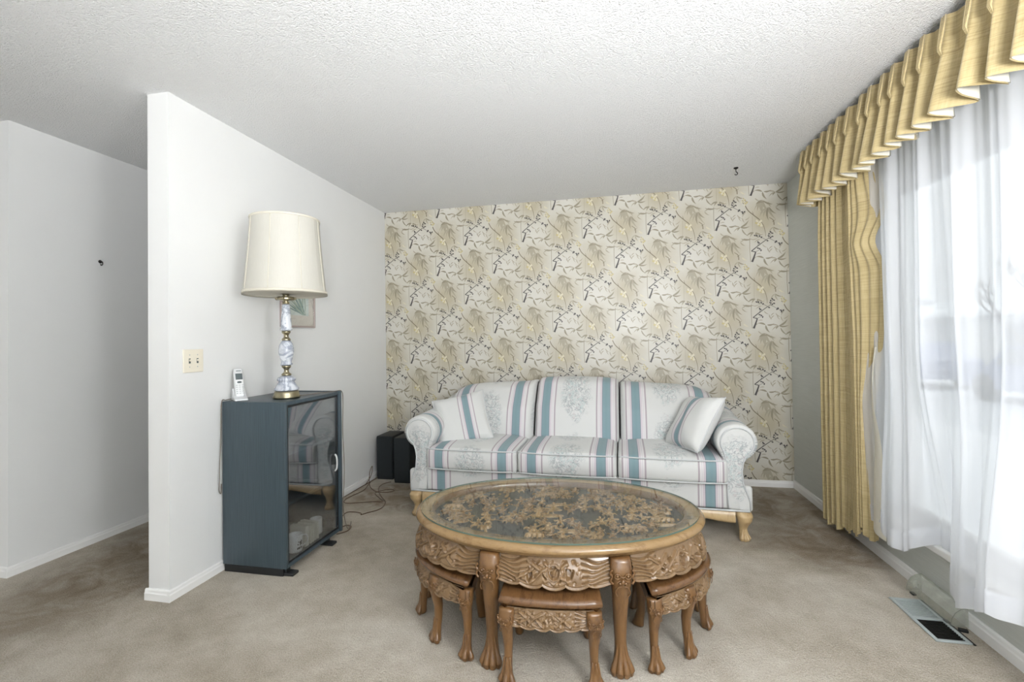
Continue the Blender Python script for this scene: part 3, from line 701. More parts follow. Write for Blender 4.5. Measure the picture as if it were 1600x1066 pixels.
def sofa():
    t = thing('sofa', 'three-seat camelback sofa in pale fabric with teal stripes against the papered wall', 'sofa', SOFA, SROT)
    fab = M['fabric']
    # base box with front rail
    b = rbox((2.02, .86, .16), .02, (20, 6, 2), 3, uvf=lambda p: (p[0]*1.026+.2225, p[2]-p[1])); b.move(0, .44, .255)
    # keep each cushion's stripes running down the rail
    b.build('base', fab, t)
    # seat cushions
    for i, cx in enumerate((-.645, -.0, .645)):
        w, d, h = .637, .66, .145
        def df(p, w=w, d=d, h=h):
            x, y, z = p; u, v = x/(w/2), y/(d/2); cr = (1-u**4)*(1-min(1, abs(v))**4)
            z2 = z+(.026*cr if z > 0 else -.004*cr); y2 = y-(.014*(1-u**4)*(1-(z/(h/2))**2) if v < -.9 else 0)
            return (x*(1+.004*(1-v*v)), y2, z2)
        m = rbox((w, d, h), .026, (14, 12, 3), 3, df, lambda p, h=h, d=d: (p[0], (p[1]+d/2 if p[2] > 0 and p[1] > -d/2+.02 else 0)+(p[2]-h/2)+.33*i+.30))
        m.uv = [(q[0], q[1]) for q in m.uv]; m.move(cx, .305, .405); c = m.build('seat_cushion', fab, t)
        pm = MB()
        for zz in (.5, -.5):
            x, y, z = w/2-.007, -d/2+.004, (h/2-.006)*(1 if zz > 0 else -1)
            L = [(-x, d/2*.8, z), (-x, -.1, z), (-x+.001, y+.04, z), (-x+.012, y+.006, z), (-x*.5, y-.012, z), (0, y-.014, z), (x*.5, y-.012, z), (x-.012, y+.006, z), (x-.001, y+.04, z), (x, -.1, z), (x, d/2*.8, z)]
            tube(pm, spline(L, 5), .0048, 6)
        pm.move(cx, .305, .405); pm.uv = [(.0, .0)]*len(pm.uv); pm.build('piping', M['welt'], c)
    # back cushions: reclined, rolled over at the top; the crest follows a camel curve
    def crest(x):
        return interp(abs(x), [0, .2, .31, .36, .75, .90, .97, 1.03], [.918, .912, .895, .880, .862, .842, .805, .76])
    for i, (x0, x1) in enumerate(((-1.0, -.298), (-.292, .335), (.341, 1.01))):
        w = x1-x0; cx = (x0+x1)/2; NU, NV = 30, 44; P = []; UV = []
        prof = [(0, .41, .0), (.05, .40, .03), (.5, .475, .24), (.86, .60, .40), (.96, .665, .425), (1.04, .735, .432), (1.12, .80, .415), (1.2, .835, .36), (1.6, .86, .05)]   # (param, y, height share)
        for a in range(NU+1):
            q = -1+2*a/NU; uu = q*abs(q)**-.0 if q else 0; x = cx+w/2*(math.sin(q*PI/2)*.35+q*.65)
            edge = abs(q); rnd = 1-max(0, (edge-.86)/.14)**2 if edge > .86 else 1
            row = []; uvr = []; zc = crest(x) if i != 1 else crest(x*.9)
            tuck = (1-math.sqrt(max(0, rnd)))
            for k in range(NV+1):
                s = 1.6*k/NV; y = np.interp(s, [p[0] for p in prof], [p[1] for p in prof]); hz = np.interp(s, [p[0] for p in prof], [p[2] for p in prof])/.432
                puff = .028*(1-q**4)*math.sin(min(1, s/1.0)*PI)
                y2 = y-puff+.075*tuck; z = .455+(zc-.022*tuck-.455)*hz; row.append((x, y2, z)); uvr.append((x-cx, s*.46+.31*i))
            P.append(row); UV.append(uvr)
        # side skirts close the cushion
        mb = MB(); sheet(mb, P, 0, UV)
        for a in (0, NU):
            loop = P[a]; mb.add([(p[0]+(-.0 if a else .0), min(p[1]+.09, .88), p[2]-.012) for p in loop]+loop, [(k, k+1, NV+1+k+1, NV+1+k) for k in range(NV)], 0, [(.12, p[2]) for p in loop]*2)
        c = mb.build('back_cushion', fab, t)
        # gentle smoothing of the rolled top
        sm = c.modifiers.new('smooth', 'SMOOTH'); sm.iterations = 3; sm.factor = .5
    # backrest frame behind the cushions
    fr = MB(); out = [(-1.06, .17), (-1.06, .60), (-1.0, .74)]+[(x, crest(x)-.035) for x in np.linspace(-.96, .97, 24)]+[(1.0, .74), (1.06, .60), (1.06, .17)]
    n = len(out); V = [(x, .80, z) for x, z in out]+[(x, .885, z-.01) for x, z in out]
    fr.add(V, [tuple(range(n)), tuple(range(2*n-1, n-1, -1))]+[(i, (i+1) % n, n+(i+1) % n, n+i) for i in range(n)], 0, [(.15, .1)]*2*n, smooth=False); fr.build('backrest', fab, t)
    # rolled arms: profile swept front to back
    for s in (-1, 1):
        prof = []; R = .112; ox, oz = 1.022, .578
        prof += [(.955, .19), (.952, .30), (.955, .42), (.948, .47), (.925, .515)]
        for a in np.linspace(200, -62, 26): prof.append((ox+R*1.04*math.cos(math.radians(a)), oz+R*math.sin(math.radians(a))))
        prof += [(1.058, .455), (1.05, .41), (1.056, .34), (1.085, .27), (1.10, .23), (1.10, .18)]
        # arc length for v
        L = [0]
        for p, q in zip(prof[:-1], prof[1:]): L.append(L[-1]+math.hypot(q[0]-p[0], q[1]-p[1]))
        cxm, czm = 1.02, .5
        ys = [(0.0, .80), (.0, .90), (.004, .95), (.012, .985), (.026, 1.0), (.05, 1.0), (.09, 1.0), (.15, 1.0), (.3, 1.0), (.5, 1.0), (.7, 1.0), (.80, .99)]
        P = []; UV = []
        for (y, sc) in ys:
            row = []
            for (x, z) in prof:
                bx_, bz = (ox, oz) if z > .47 else (np.interp(x, [.95, 1.1], [1.0, 1.03]), z)
                xx = bx_+(x-bx_)*sc; zz = bz+(z-bz)*sc
                row.append((s*xx, y+.005, zz+.06*(y/.8)**2*(1 if z > .5 else 0)))
            P.append(row); UV.append([(y+.2225-.10 if y > .05 else (x-1.02)*.6-.04, l if y > .05 else z+.2) for l, (x, z) in zip(L, prof)])
        mb = MB(); sheet(mb, P, 0, UV, s < 0)
        arm = mb.build('arm', fab, t)
        # front scroll panel with welt
        front = [(x, z) for x, z in prof]; inner = []
        for (x, z) in front:
            bx_, bz = (ox, oz) if z > .47 else (np.interp(x, [.95, 1.1], [1.0, 1.03]), z); inner.append((bx_+(x-bx_)*.80, bz+(z-bz)*.80))
        n = len(inner); pm = MB(); ctr = []
        pm.add([(s*x, .004, z) for x, z in inner]+[(s*(np.interp(z, [.18, .3, .45, .578], [1.03, 1.01, 1.0, 1.022])), -.004, min(z, .62) if z > .2 else z) for x, z in inner], [(i, i+1, n+i+1, n+i) for i in range(n-1)], 0, [(x-1.02, z+.2) for x, z in inner]+[(0, z+.2) for x, z in inner])
        pan = pm.build('arm_front', fab, arm)
        wl = MB(); tube(wl, [(s*x, .0, z) for x, z in inner], .0045, 6); wl.build('piping', M['welt'], arm)
        # pleats radiating round the scroll front
        # lower block under the arm panel
        bl = rbox((.135, .05, .15), .018, (3, 1, 3), 3, uvf=lambda p: (.10, p[2])); bl.move(s*1.035, .03, .245); bl.build('arm_block', fab, t)
    # carved show-wood rail under the fabric
    rl = MB(); P0 = []; NR = 60
    for i in range(NR+1):
        x = -1.0+2.0*i/NR; e2 = abs(x)/1.0; zb = .135-.028*sstep(.72, .98, e2)-.008*math.cos(x*PI*3)*(1-e2); P0.append([(x, .0, .182), (x, -.012, .176), (x, -.014, zb+.012), (x, -.010, zb), (x, .018, zb)])
    sheet(rl, P0); rl.build('front_rail', M['pale'], t)
    wt = MB(); tube(wt, [(x, -.012, .18) for x in np.linspace(-1.08, 1.08, 30)], .006, 6); wt.build('piping', M['welt'], t)
    path = [(.178, .0, .043, .038), (.15, .018, .047, .047), (.12, .022, .040, .040), (.09, .012, .028, .028), (.06, .006, .021, .021), (.03, .012, .024, .026), (.004, .016, .026, .030)]
    for (x, y, ph) in ((-1.045, .03, -PI/2-.35), (1.045, .03, -PI/2+.35), (-1.0, .82, PI/2+.3), (1.0, .82, PI/2-.3)):
        lg = MB(); claw_leg(lg, path, ph, 4, .026, .0115, 18, .3, 0, .07); lg.move(x, y, 0); lg.build('leg', M['pale'], t)
    return t
M['welt'] = speckled('grey_white_welt', srgb(206, 208, 208), srgb(182, 186, 188), 120, .7, .2, .0006)
sofa()

def throw_pillow(label, loc, rot, size=.40, thick=.125, stripe=0.0, squash=0.0):
    mb = MB(); N = 26; uvs = []
    for side in (1, -1):
        P = []; UV = []
        for i in range(N+1):
            row = []; ur = []
            for j in range(N+1):
                u, v = -1+2*i/N, -1+2*j/N; ins = 1-.07*(1-v*v)*abs(u)**3; inv = 1-.07*(1-u*u)*abs(v)**3
                x, y = u*size/2*ins, v*size/2*inv
                h = thick/2*((1-u**4)*(1-v**4))**.55*(1+.10*math.sin(3.1*u+1)*math.cos(2.3*v)+.05*math.sin(9*u+4*v)*(1-u*u)); y2 = y-squash*h*(v < 0)
                row.append((x, side*-h, y2)); ur.append((u*size/2+stripe, v*size/2+.2))
            P.append(row); UV.append(ur)
        sheet(mb, P, 0, UV, side < 0)
    o = mb.build('throw_pillow', M['pillowfab'], None, False); o.location = loc; o.rotation_euler = rot
    tag(o, label, 'pillow', 'throw pillows on the sofa')
    ed = []
    for (a, b) in (((-1, -1), (1, -1)), ((1, -1), (1, 1)), ((1, 1), (-1, 1)), ((-1, 1), (-1, -1))):
        for k in range(12):
            u = a[0]+(b[0]-a[0])*k/12; v = a[1]+(b[1]-a[1])*k/12; ins = 1-.07*(1-v*v)*abs(u)**3; inv = 1-.07*(1-u*u)*abs(v)**3
            ed.append((u*size/2*ins, 0, v*size/2*inv))
    pm = MB(); tube(pm, ed, .0045, 6, closed=True); pm.build('piping', M['welt'], o)
    return o
from mathutils import Euler
throw_pillow('striped throw pillow leaning on the left arm of the sofa', (.985, -.765, .628), Euler((math.radians(-34), math.radians(-12), math.radians(16)), 'XYZ'), .40, .13, .31)
RP = Matrix(((.3682, .7892, .4915), (-.9238, .2507, .2895), (.1052, -.5606, .8214))).to_euler()
throw_pillow('striped throw pillow leaning on the right arm of the sofa', (2.600, -.885, .655), RP, .39, .15, .368)

# ------------------------------------------------------------------ coffee table and nesting stools
TC, TR = (1.815, -2.012), .084
EA, EB = .622, .418                               # rim half axes
def ell(a, b, n): return [(a*math.cos(2*PI*i/n), b*math.sin(2*PI*i/n)) for i in range(n)]
def carve_frieze(L, Hh, seed, med=.5, deep=.008):
    """scroll-work frieze: hair locks at the ends, ribbons, pierced slots and a round medallion; returns (map, lower edge)"""
    r = random.Random(seed); m = HM(L, Hh, .0019); m.Z[:] = 0
    k = Hh/.105
    # recessed field
    x0, x1 = .045*k, L-.045*k
    nl = 5
    for (sx, d) in ((0, 1), (L, -1)):           # hair locks as grooves
        for i in range(nl+1):
            y0 = Hh*(.16+.64*i/nl); pts = [(sx+d*q*.105*k, y0+math.sin(q*5+i*.5)*.007*k+(.012*k*q*(i-2.5)/2.5)) for q in np.linspace(0.0, 1, 12)]; m.groove(pts, .0034*k, .0135)
    cells = []; x = .115*k
    while x < L-.115*k-.02: cells.append(x); x += .052*k
    for c in cells:                            # pierced slots between ribbons
        y = Hh*r.uniform(.30, .5); hh = Hh*r.uniform(.10, .2); w = r.uniform(.009, .018)*k; sh = r.uniform(-.016, .016)*k
        m.poly([(c-w, y+hh), (c+w, y+hh), (c+w+sh, y-hh), (c-w*.3+sh, y-hh)], deep*1.6, True)
    for c in cells:                            # crossing ribbons
        a = .04*k
        for d in (-1, 1):
            p = [(c-a, Hh*(.5-d*.28)), (c, Hh*.5+r.uniform(-.05, .05)*Hh), (c+a, Hh*(.5+d*.28))]
            if r.random() < .8:
                m.stroke(p, .0075*k, .0042, 0.0015); m.groove([(q[0], q[1]+.0085*k) for q in p], .0024*k, .009); m.groove([(q[0], q[1]-.0085*k) for q in p], .0024*k, .009)
    mx = L*med; my = Hh*.52; R = .024*k        # medallion with a bird shape
    for q in ((mx, my),)+(((L*.22, my), (L*.78, my)) if L > .75 else ()):
        m.blob(q[0], q[1], R*1.35, R*1.35, .004, base=.001, flat=True); w = m.win(q[0]-R, q[1]-R, q[0]+R, q[1]+R); dd = np.hypot(m.X[w]-q[0], m.Y[w]-q[1]); m.Z[w] = np.where(dd < R*.86, -deep*1.2, m.Z[w])
        m.groove([(q[0]+R*1.12*math.cos(a), q[1]+R*1.12*math.sin(a)) for a in np.linspace(0, 6.3, 40)], .0024*k, .009)
        m.blob(q[0]-R*.1, q[1]-R*.15, R*.5, R*.3, .009, .4, -deep*1.2); m.blob(q[0]+R*.35, q[1]+R*.3, R*.18, R*.18, .009, 0, -deep*1.2); m.stroke([(q[0]-R*.1, q[1]-R*.15), (q[0]-R*.1, q[1]-R)], R*.10, .007, -deep)
    for c in range(int(L/(.013*k))):           # beads and small curls
        x = .11*k+r.random()*max(.01, L-.22*k); y = Hh*r.uniform(.18, .86)
        if r.random() < .5: m.blob(x, y, .0042*k, .0042*k, .004)
        else: m.groove([(x+.006*k*math.cos(a)*(1-a/14), y+.006*k*math.sin(a)*(1-a/14)) for a in np.linspace(0, 9, 14)], .0016*k, .005)
    nsc = max(3, int(round(L/(.085*k))))
    def low(u):                                # scalloped lower edge, 0..1 of drop
        f = (u/L*nsc) % 1; mid = 1-abs(2*u/L-1)**2.2; return (.10+.16*abs(math.sin(PI*f))**.6)*(.25+.75*mid)
    edge = [(u, Hh*(.035)) for u in np.linspace(.02, L-.02, 50)]
    m.smooth(1)
    return m, low
def frieze_mesh(curve, Ltot, z1, Hh, bulge, seed, flare=.018, n=None, med=.5, deep=.008):
    """carved apron along curve(u) -> ((x, y), (nx, ny)); hangs below z1"""
    m, low = carve_frieze(Ltot, Hh, seed, med, deep); n = n or int(Ltot/.0021); K = max(24, int(Hh/.0022)); P = []; mb = MB()
    for i in range(n+1):
        u = Ltot*i/n; (x, y), (nx, ny) = curve(u); row = []; top = z1; bot = z1-Hh*(.80+low(u))
        for j in range(K+1):
            t = j/K; z = top+(bot-top)*t; prof = bulge*math.sin(min(1, t*1.0)*PI*.62+.12)+flare*t*t
            v = Hh*(1-t); h = m.at(u, v)*sstep(0, .06, t)
            if t > .94: h = .0022
            elif t > .90: h -= .004
            row.append((x+nx*(prof+h), y+ny*(prof+h), z))
        bx_, by = P and (0, 0) or (0, 0)
        (qx, qy) = row[-1][:2]; row.append((x+nx*(bulge*.2-.004), y+ny*(bulge*.2-.004), bot+.001)); row.append((x+nx*(-.014), y+ny*(-.014), top)); P.append(row)
    sheet(mb, P); return mb
def ell_curve(a, b, t0, t1, N=400):
    ts = np.linspace(t0, t1, N); X, Y = a*np.cos(ts), b*np.sin(ts); S = np.concatenate([[0], np.cumsum(np.hypot(np.diff(X), np.diff(Y)))])
    def f(u):
        t = float(np.interp(u, S, ts)); nx, ny = math.cos(t)/a, math.sin(t)/b; l = math.hypot(nx, ny); return ((a*math.cos(t), b*math.sin(t)), (nx/l, ny/l))
    return f, float(S[-1])
def mask_face(mb, phi, r0, z, k=1.0):
    """lion mask at the knee: ringed eyes, brow, nose and side curls on the outward face"""
    c, s = math.cos(phi), math.sin(phi)
    def P(a, o, zz): return (((r0+o)*c-a*s), ((r0+o)*s+a*c), z+zz)
    for a in (-.019*k, .019*k):
        tube(mb, [P(a+.0105*k*math.cos(q), .0005, .0085*k*math.sin(q)) for q in np.linspace(0, 2*PI, 13)[:-1]], .0022*k, 6, closed=True); ball(mb, P(a, -.002*k, 0), .0065*k, 10)
    tube(mb, [P(-.009*k, .0, 0), P(0, .002, -.004*k), P(.009*k, .0, 0)], .0022*k, 6)
    ball(mb, P(0, 0, -.020*k), (.008*k, .008*k, .010*k), 10)
    for d in (-1, 1):
        ball(mb, P(d*.010*k, -.001, -.026*k), .006*k, 8)
        tube(mb, spline([P(d*.006*k, -.001, -.036*k), P(d*.018*k, -.002, -.040*k), P(d*.026*k, -.004, -.058*k), P(d*.020*k, -.006, -.072*k)], 5), .0024*k, 6)
        tube(mb, spline([P(d*.036*k, -.007, .020*k), P(d*.043*k, -.010, .008*k), P(d*.036*k, -.008, -.004*k), P(d*.042*k, -.010, -.018*k), P(d*.034*k, -.008, -.030*k)], 5), .0045*k, 6)
        for q in range(3): tube(mb, [P(d*(.004+.004*q)*k, .0, -.014*k-.002*q), P(d*(.016+.004*q)*k, -.001, -.018*k-.003*q)], .0012*k, 5)

M['relief2'] = wood('relief_teak_brown', srgb(132, 100, 62), srgb(84, 60, 36), .32, (20, 20, 20), .05)
def coffee_table():
    t = thing('coffee_table', 'carved oval wooden coffee table with glass top on claw feet before the sofa', 'coffee table', (*TC, 0), TR)
    n = 120; ZT = .469
    rim = MB(); prof = [(-.062, ZT-.030), (-.062, ZT), (-.012, ZT), (-.004, ZT-.001), (.004, ZT-.006), (.009, ZT-.014), (.010, ZT-.021), (.006, ZT-.028), (-.002, ZT-.032), (-.006, ZT-.036), (-.010, ZT-.042), (-.020, ZT-.048), (-.030, ZT-.048)]
    P = [[((EA+o)*math.cos(2*PI*i/n), (EB+o)*math.sin(2*PI*i/n), z) for o, z in prof] for i in range(n+1)]; sheet(rim, P); rim.build('table_rim', M['oakrim'], t)
    inner = MB()                                 # moulded inner lip
    P = [[((EA-.062+o)*math.cos(2*PI*i/n), (EB-.062+o)*math.sin(2*PI*i/n), z) for o, z in ((.001, ZT-.001), (-.004, ZT-.0005), (-.009, ZT-.003), (-.012, ZT-.007), (-.014, ZT-.022))] for i in range(n+1)]; sheet(inner, P); inner.build('inner_lip', M['oak'], t)
    # carved battle-scene style relief, all little riders, trees, rocks and pavilions
    a, b = EA-.073, EB-.073; hm = HM(2*a, 2*b, .0024); r = random.Random(11); BZ = ZT-.034
    hm.Z[:] = -.002
    def inside(x, y, m=.03): return ((x-a)/(a-m))**2+((y-b)/(b-m))**2 < 1
    def figure(x, y, s, base):
        la = r.uniform(-.5, .5); hm.blob(x, y, .010*s, .016*s, .010, la, base); hx, hy = x+.022*s*math.sin(la), y+.022*s; hm.blob(hx, hy, .0075*s, .0085*s, .011, 0, base); hm.blob(hx, hy+.008*s, .009*s, .004*s, .010, .2, base)
        for d in (-1, 1):
            hm.stroke([(x+d*.007*s, y-.010*s), (x+d*r.uniform(.008, .018)*s, y-.024*s), (x+d*r.uniform(.004, .022)*s, y-.038*s)], .0052*s, .008, base)
            ax, ay = x+d*r.uniform(.016, .026)*s, y+r.uniform(-.004, .016)*s; hm.stroke([(x+d*.008*s, y+.010*s), (ax, ay), (ax+d*r.uniform(-.004, .014)*s, ay+r.uniform(-.008, .018)*s)], .0042*s, .009, base)
        if r.random() < .6:
            q = r.uniform(-1.2, 1.2); l = r.uniform(.03, .06)*s; hm.stroke([(x-math.cos(q)*l, y-math.sin(q)*l), (x+math.cos(q)*l, y+math.sin(q)*l)], .0022*s, .012, base+.002)
        for q in range(3): hm.groove([(x-.008*s, y-.008*s+q*.007*s), (x+.008*s, y-.006*s+q*.007*s)], .0012, .002)
    def horse(x, y, s, d, base):
        hm.blob(x, y, .026*s, .012*s, .010, .1*d, base); hm.stroke([(x+d*.018*s, y+.004*s), (x+d*.032*s, y+.022*s)], .0085*s, .009, base); hm.blob(x+d*.040*s, y+.022*s, .012*s, .006*s, .010, -.5*d, base)
        for q in (-.020, -.012, .013, .021):
            k = r.uniform(-.012, .014); hm.stroke([(x+q*s, y-.006*s), (x+(q+k)*s, y-.022*s), (x+(q+k*.4)*s, y-.036*s)], .0040*s, .007, base)
        hm.stroke([(x-d*.024*s, y+.004*s), (x-d*.038*s, y-.004*s), (x-d*.042*s, y-.018*s)], .004*s, .007, base)
        for q in range(4): hm.groove([(x+d*(.020+.004*q)*s, y+(.010+.004*q)*s), (x+d*(.013+.004*q)*s, y+(.014+.004*q)*s)], .0012, .003)
        figure(x-d*.002*s, y+.022*s, s*.9, base+.003)
    def tree(x, y, s):
        hm.stroke(spline2([(x, y-.04*s), (x+.008*s, y-.01*s), (x-.004*s, y+.03*s)]), .005*s, .010); 
        for q in range(16):
            an, d = r.random()*6.28, r.random()*.034*s; px, py = x+d*math.cos(an)*1.3, y+.042*s+d*math.sin(an)*.7; hm.blob(px, py, .0085*s, .0062*s, .007+r.random()*.005, r.random()*3, .002)
    def spline2(p): return [(v.x, v.y) for v in spline([(u_, w_, 0) for u_, w_ in p], 5)]
    def pavilion(x, y, s):
        hm.poly([(x-.045*s, y+.018*s), (x-.036*s, y+.026*s), (x-.016*s, y+.038*s), (x+.016*s, y+.038*s), (x+.036*s, y+.026*s), (x+.045*s, y+.018*s)], .016)
        for q in range(9): hm.groove([(x+(-.036+.009*q)*s, y+.019*s), (x+(-.015+.0038*q)*s, y+.037*s)], .0014, .005)
        for q in (-.03, -.01, .01, .03): hm.stroke([(x+q*s, y+.018*s), (x+q*s, y-.026*s)], .003*s, .013)
        hm.poly([(x-.040*s, y-.034*s), (x-.040*s, y-.024*s), (x+.040*s, y-.024*s), (x+.040*s, y-.034*s)], .012)
    for _ in range(9):                          # rocky ledges
        x, y = r.uniform(.05, 2*a-.05), r.uniform(.04, 2*b-.04)
        if inside(x, y, .05):
            w, h = r.uniform(.03, .08), r.uniform(.012, .026); hm.blob(x, y, w, h, .007, r.uniform(-.3, .3), .001)
            for q in range(5): hm.groove([(x-w*.7+q*w*.33, y+h*.6), (x-w*.6+q*w*.33, y-h*.7)], .0016, .004)
    for i in range(13):
        th = 2*PI*i/13+.2; x, y = a+(a-.075)*math.cos(th), b+(b-.065)*math.sin(th)
        (tree if i % 3 else pavilion)(x, y, r.uniform(.8, 1.1))
    spots = []
    for _ in range(900):
        x, y = r.uniform(.03, 2*a-.03), r.uniform(.03, 2*b-.03)
        if inside(x, y, .048) and math.sin(x*9+2*math.sin(y*14))+math.sin(y*31+x*4) > -.75 and all((x-p)**2*.8+(y-q)**2*1.1 > .00185 for p, q in spots): spots.append((x, y))
    for i in range(70):                          # broken ground and small stones near the edge
        th = r.random()*2*PI; k = r.uniform(.86, .97); x, y = a+a*k*math.cos(th), b+b*k*math.sin(th); hm.blob(x, y, r.uniform(.006, .016), r.uniform(.004, .009), r.uniform(.003, .008), th+PI/2)
    hm.smooth(1); hm.Z = np.minimum(hm.Z, .022)
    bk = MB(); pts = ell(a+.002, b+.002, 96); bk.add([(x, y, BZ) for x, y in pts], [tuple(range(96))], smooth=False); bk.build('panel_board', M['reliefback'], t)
    X, Y, Z = hm.X-a, hm.Y-b, hm.Z; keep = (X/a)**2+(Y/b)**2 < 1; ny, nx = X.shape; idx = np.arange(ny*nx).reshape(ny, nx)
    fm = keep[:-1, :-1] & keep[1:, :-1] & keep[:-1, 1:] & keep[1:, 1:]; hi = np.maximum(np.maximum(Z[:-1, :-1], Z[1:, :-1]), np.maximum(Z[:-1, 1:], Z[1:, 1:])); fm &= hi > -.001
    faces = np.stack([idx[:-1, :-1][fm], idx[:-1, 1:][fm], idx[1:, 1:][fm], idx[1:, :-1][fm]], 1); used = np.unique(faces); remap = np.full(ny*nx, -1); remap[used] = np.arange(len(used))
    V = np.stack([X.ravel()[used], Y.ravel()[used], BZ+Z.ravel()[used]], 1); rm = MB(); rm.add(V.tolist(), remap[faces].tolist()); tag(rm.build('carved_relief', M['relief'], t, False), kind='stuff')
    # little carved riders, foot soldiers and trees standing in the panel
    fg = [MB(), MB()]
    def man(mb, x, y, z, s):
        P = lambda u, v, w: (x-a+u*s, y-b+v*s, BZ+z+w*s); la = r.uniform(-.35, .35); ht = r.uniform(.85, 1.15)
        ball(mb, P(0, 0, .006), (.0095*s, .0145*s*ht, .007*s), 8, 0, Matrix.Rotation(la, 3, 'Z')); hx, hy = -.020*math.sin(la), .021*ht
        ball(mb, P(hx, hy, .008), (.0062*s, .0070*s, .006*s), 8); ball(mb, P(hx, hy+.0052, .009), (.0078*s, .0032*s, .0062*s), 6)
        for d in (-1, 1):
            tube(mb, [P(d*.005, -.009, .005), P(d*r.uniform(.008, .016), -.021, .006), P(d*r.uniform(.003, .018), -.034, .003)], [.0046*s, .0040*s, .0030*s], 5)
            ex, ey = d*r.uniform(.014, .022), r.uniform(-.003, .014); tube(mb, [P(d*.007, .009, .007), P(ex, ey, .009), P(ex+d*r.uniform(-.004, .010), ey+r.uniform(-.006, .014), .010)], [.0038*s, .0034*s, .0026*s], 5)
        if r.random() < .6:
            q = r.uniform(-1.3, 1.3); l = r.uniform(.022, .05); tube(mb, [P(.014-math.cos(q)*l, .008-math.sin(q)*l, .010), P(.014+math.cos(q)*l, .008+math.sin(q)*l, .012)], .0014*s, 5)
    def horse(mb, x, y, z, s, d):
        P = lambda u, v, w: (x-a+d*u*s, y-b+v*s, BZ+z+w*s)
        ball(mb, P(0, 0, .004), (.024*s, .0105*s, .008*s), 10, 0, Matrix.Rotation(d*r.uniform(-.2, .25), 3, 'Z')); tube(mb, [P(.016, .003, .005), P(.026, .013, .007), P(.031, .022, .007)], [.0085*s, .0065*s, .005*s], 6)
        tube(mb, [P(.030, .022, .007), P(.038, .018, .007), P(.043, .013, .006)], [.0058*s, .0044*s, .003*s], 6); tube(mb, [P(-.022, .004, .004), P(-.032, .002, .004), P(-.037, -.010, .003)], [.0034*s, .003*s, .0016*s], 5)
        for q in (-.018, -.012, .012, .018):
            e2 = r.uniform(-.012, .014); tube(mb, [P(q, -.005, .004), P(q+e2, -.018, .005), P(q+e2*.3, -.030, .003)], [.0044*s, .003*s, .0024*s], 5)
        for q in range(4): tube(mb, [P(.016+.004*q, .009+.0045*q, .010), P(.009+.004*q, .011+.0045*q, .008)], .0018*s, 4)
        man(mb, x, y+.019*s, z+.004, s*.9)
    for i, (x, y) in enumerate(spots):
        q = r.random(); mb = fg[i % 2]; z = r.uniform(.006, .015)
        if q < .45: horse(mb, x, y-.004, z, r.uniform(.75, 1.05), r.choice((-1, 1)))
        elif q < .93: man(mb, x, y, z, r.uniform(.85, 1.2))
        else:
            tube(mb, [(x-a, y-b-.02, BZ+.003), (x-a+.004, y-b, BZ+.009), (x-a-.002, y-b+.02, BZ+.010)], [.0045, .0036, .002], 6)
            for _ in range(12): an, dd = r.random()*6.28, r.random()*.024; ball(mb, (x-a+dd*math.cos(an), y-b+.022+dd*math.sin(an)*.6, BZ+.009+r.random()*.008), (.0058, .0044, .004), 6)
    for mb, mt in zip(fg, ('relief', 'relief2')): tag(mb.build('carved_figures', M[mt], t, False), kind='stuff')
    # glass
    g = MB(); ga, gb = EA-.012, EB-.012; n2 = 120
    top = ell(ga, gb, n2); V = [(x, y, ZT+.007) for x, y in top]+[(x, y, ZT+.0008) for x, y in top]
    g.add(V, [tuple(range(n2)), tuple(reversed(range(n2, 2*n2)))], 0, smooth=False); g.add(V, [(i, n2+i, n2+(i+1) % n2, (i+1) % n2) for i in range(n2)], 1); g.build('glass_top', [M['tableglass'], M['glassedge']], t)
    # aprons between the legs
    LT = [math.atan2(.375/EB, .245/EA)]; q = LT[0]; angs = [q, PI-q, PI+q, 2*PI-q]; pad = .062
    for (t0, t1, sd) in ((angs[2]+.075, angs[3]-.075, 3), (angs[3]+.075, angs[0]+2*PI-.075, 5), (angs[0]+.075, angs[1]-.075, 7), (angs[1]+.075, angs[2]-.075, 9)):
        f, L = ell_curve(EA-.030, EB-.030, t0, t1); frieze_mesh(f, L, ZT-.047, .099, .026, sd, deep=.012).build('carved_apron', M['carve'], t)
    for an in angs:
        x, y = (EA-.030)*math.cos(an), (EB-.030)*math.sin(an); phi = math.atan2(math.sin(an)/EB, math.cos(an)/EA); phi = phi if abs(math.cos(phi)) > .9 else math.atan2(math.sin(phi), math.cos(phi)*.35)
        lg = MB(); path = [(ZT-.046, .010, .036, .030), (.38, .022, .041, .034), (.34, .022, .037, .034), (.29, .010, .031, .030), (.20, -.002, .026, .027), (.12, -.004, .0215, .024), (.085, .0, .0225, .025), (.04, .006, .030, .030), (.004, .010, .032, .032)]
        claw_leg(lg, path, phi, 4, .034, .0135, 22, .55, 0, .105); 
        mask_face(lg, phi, .0605, .372, 1.0); lg.move(x, y, 0); lg.build('leg', M['oakleg'], t)
    return t
coffee_table()

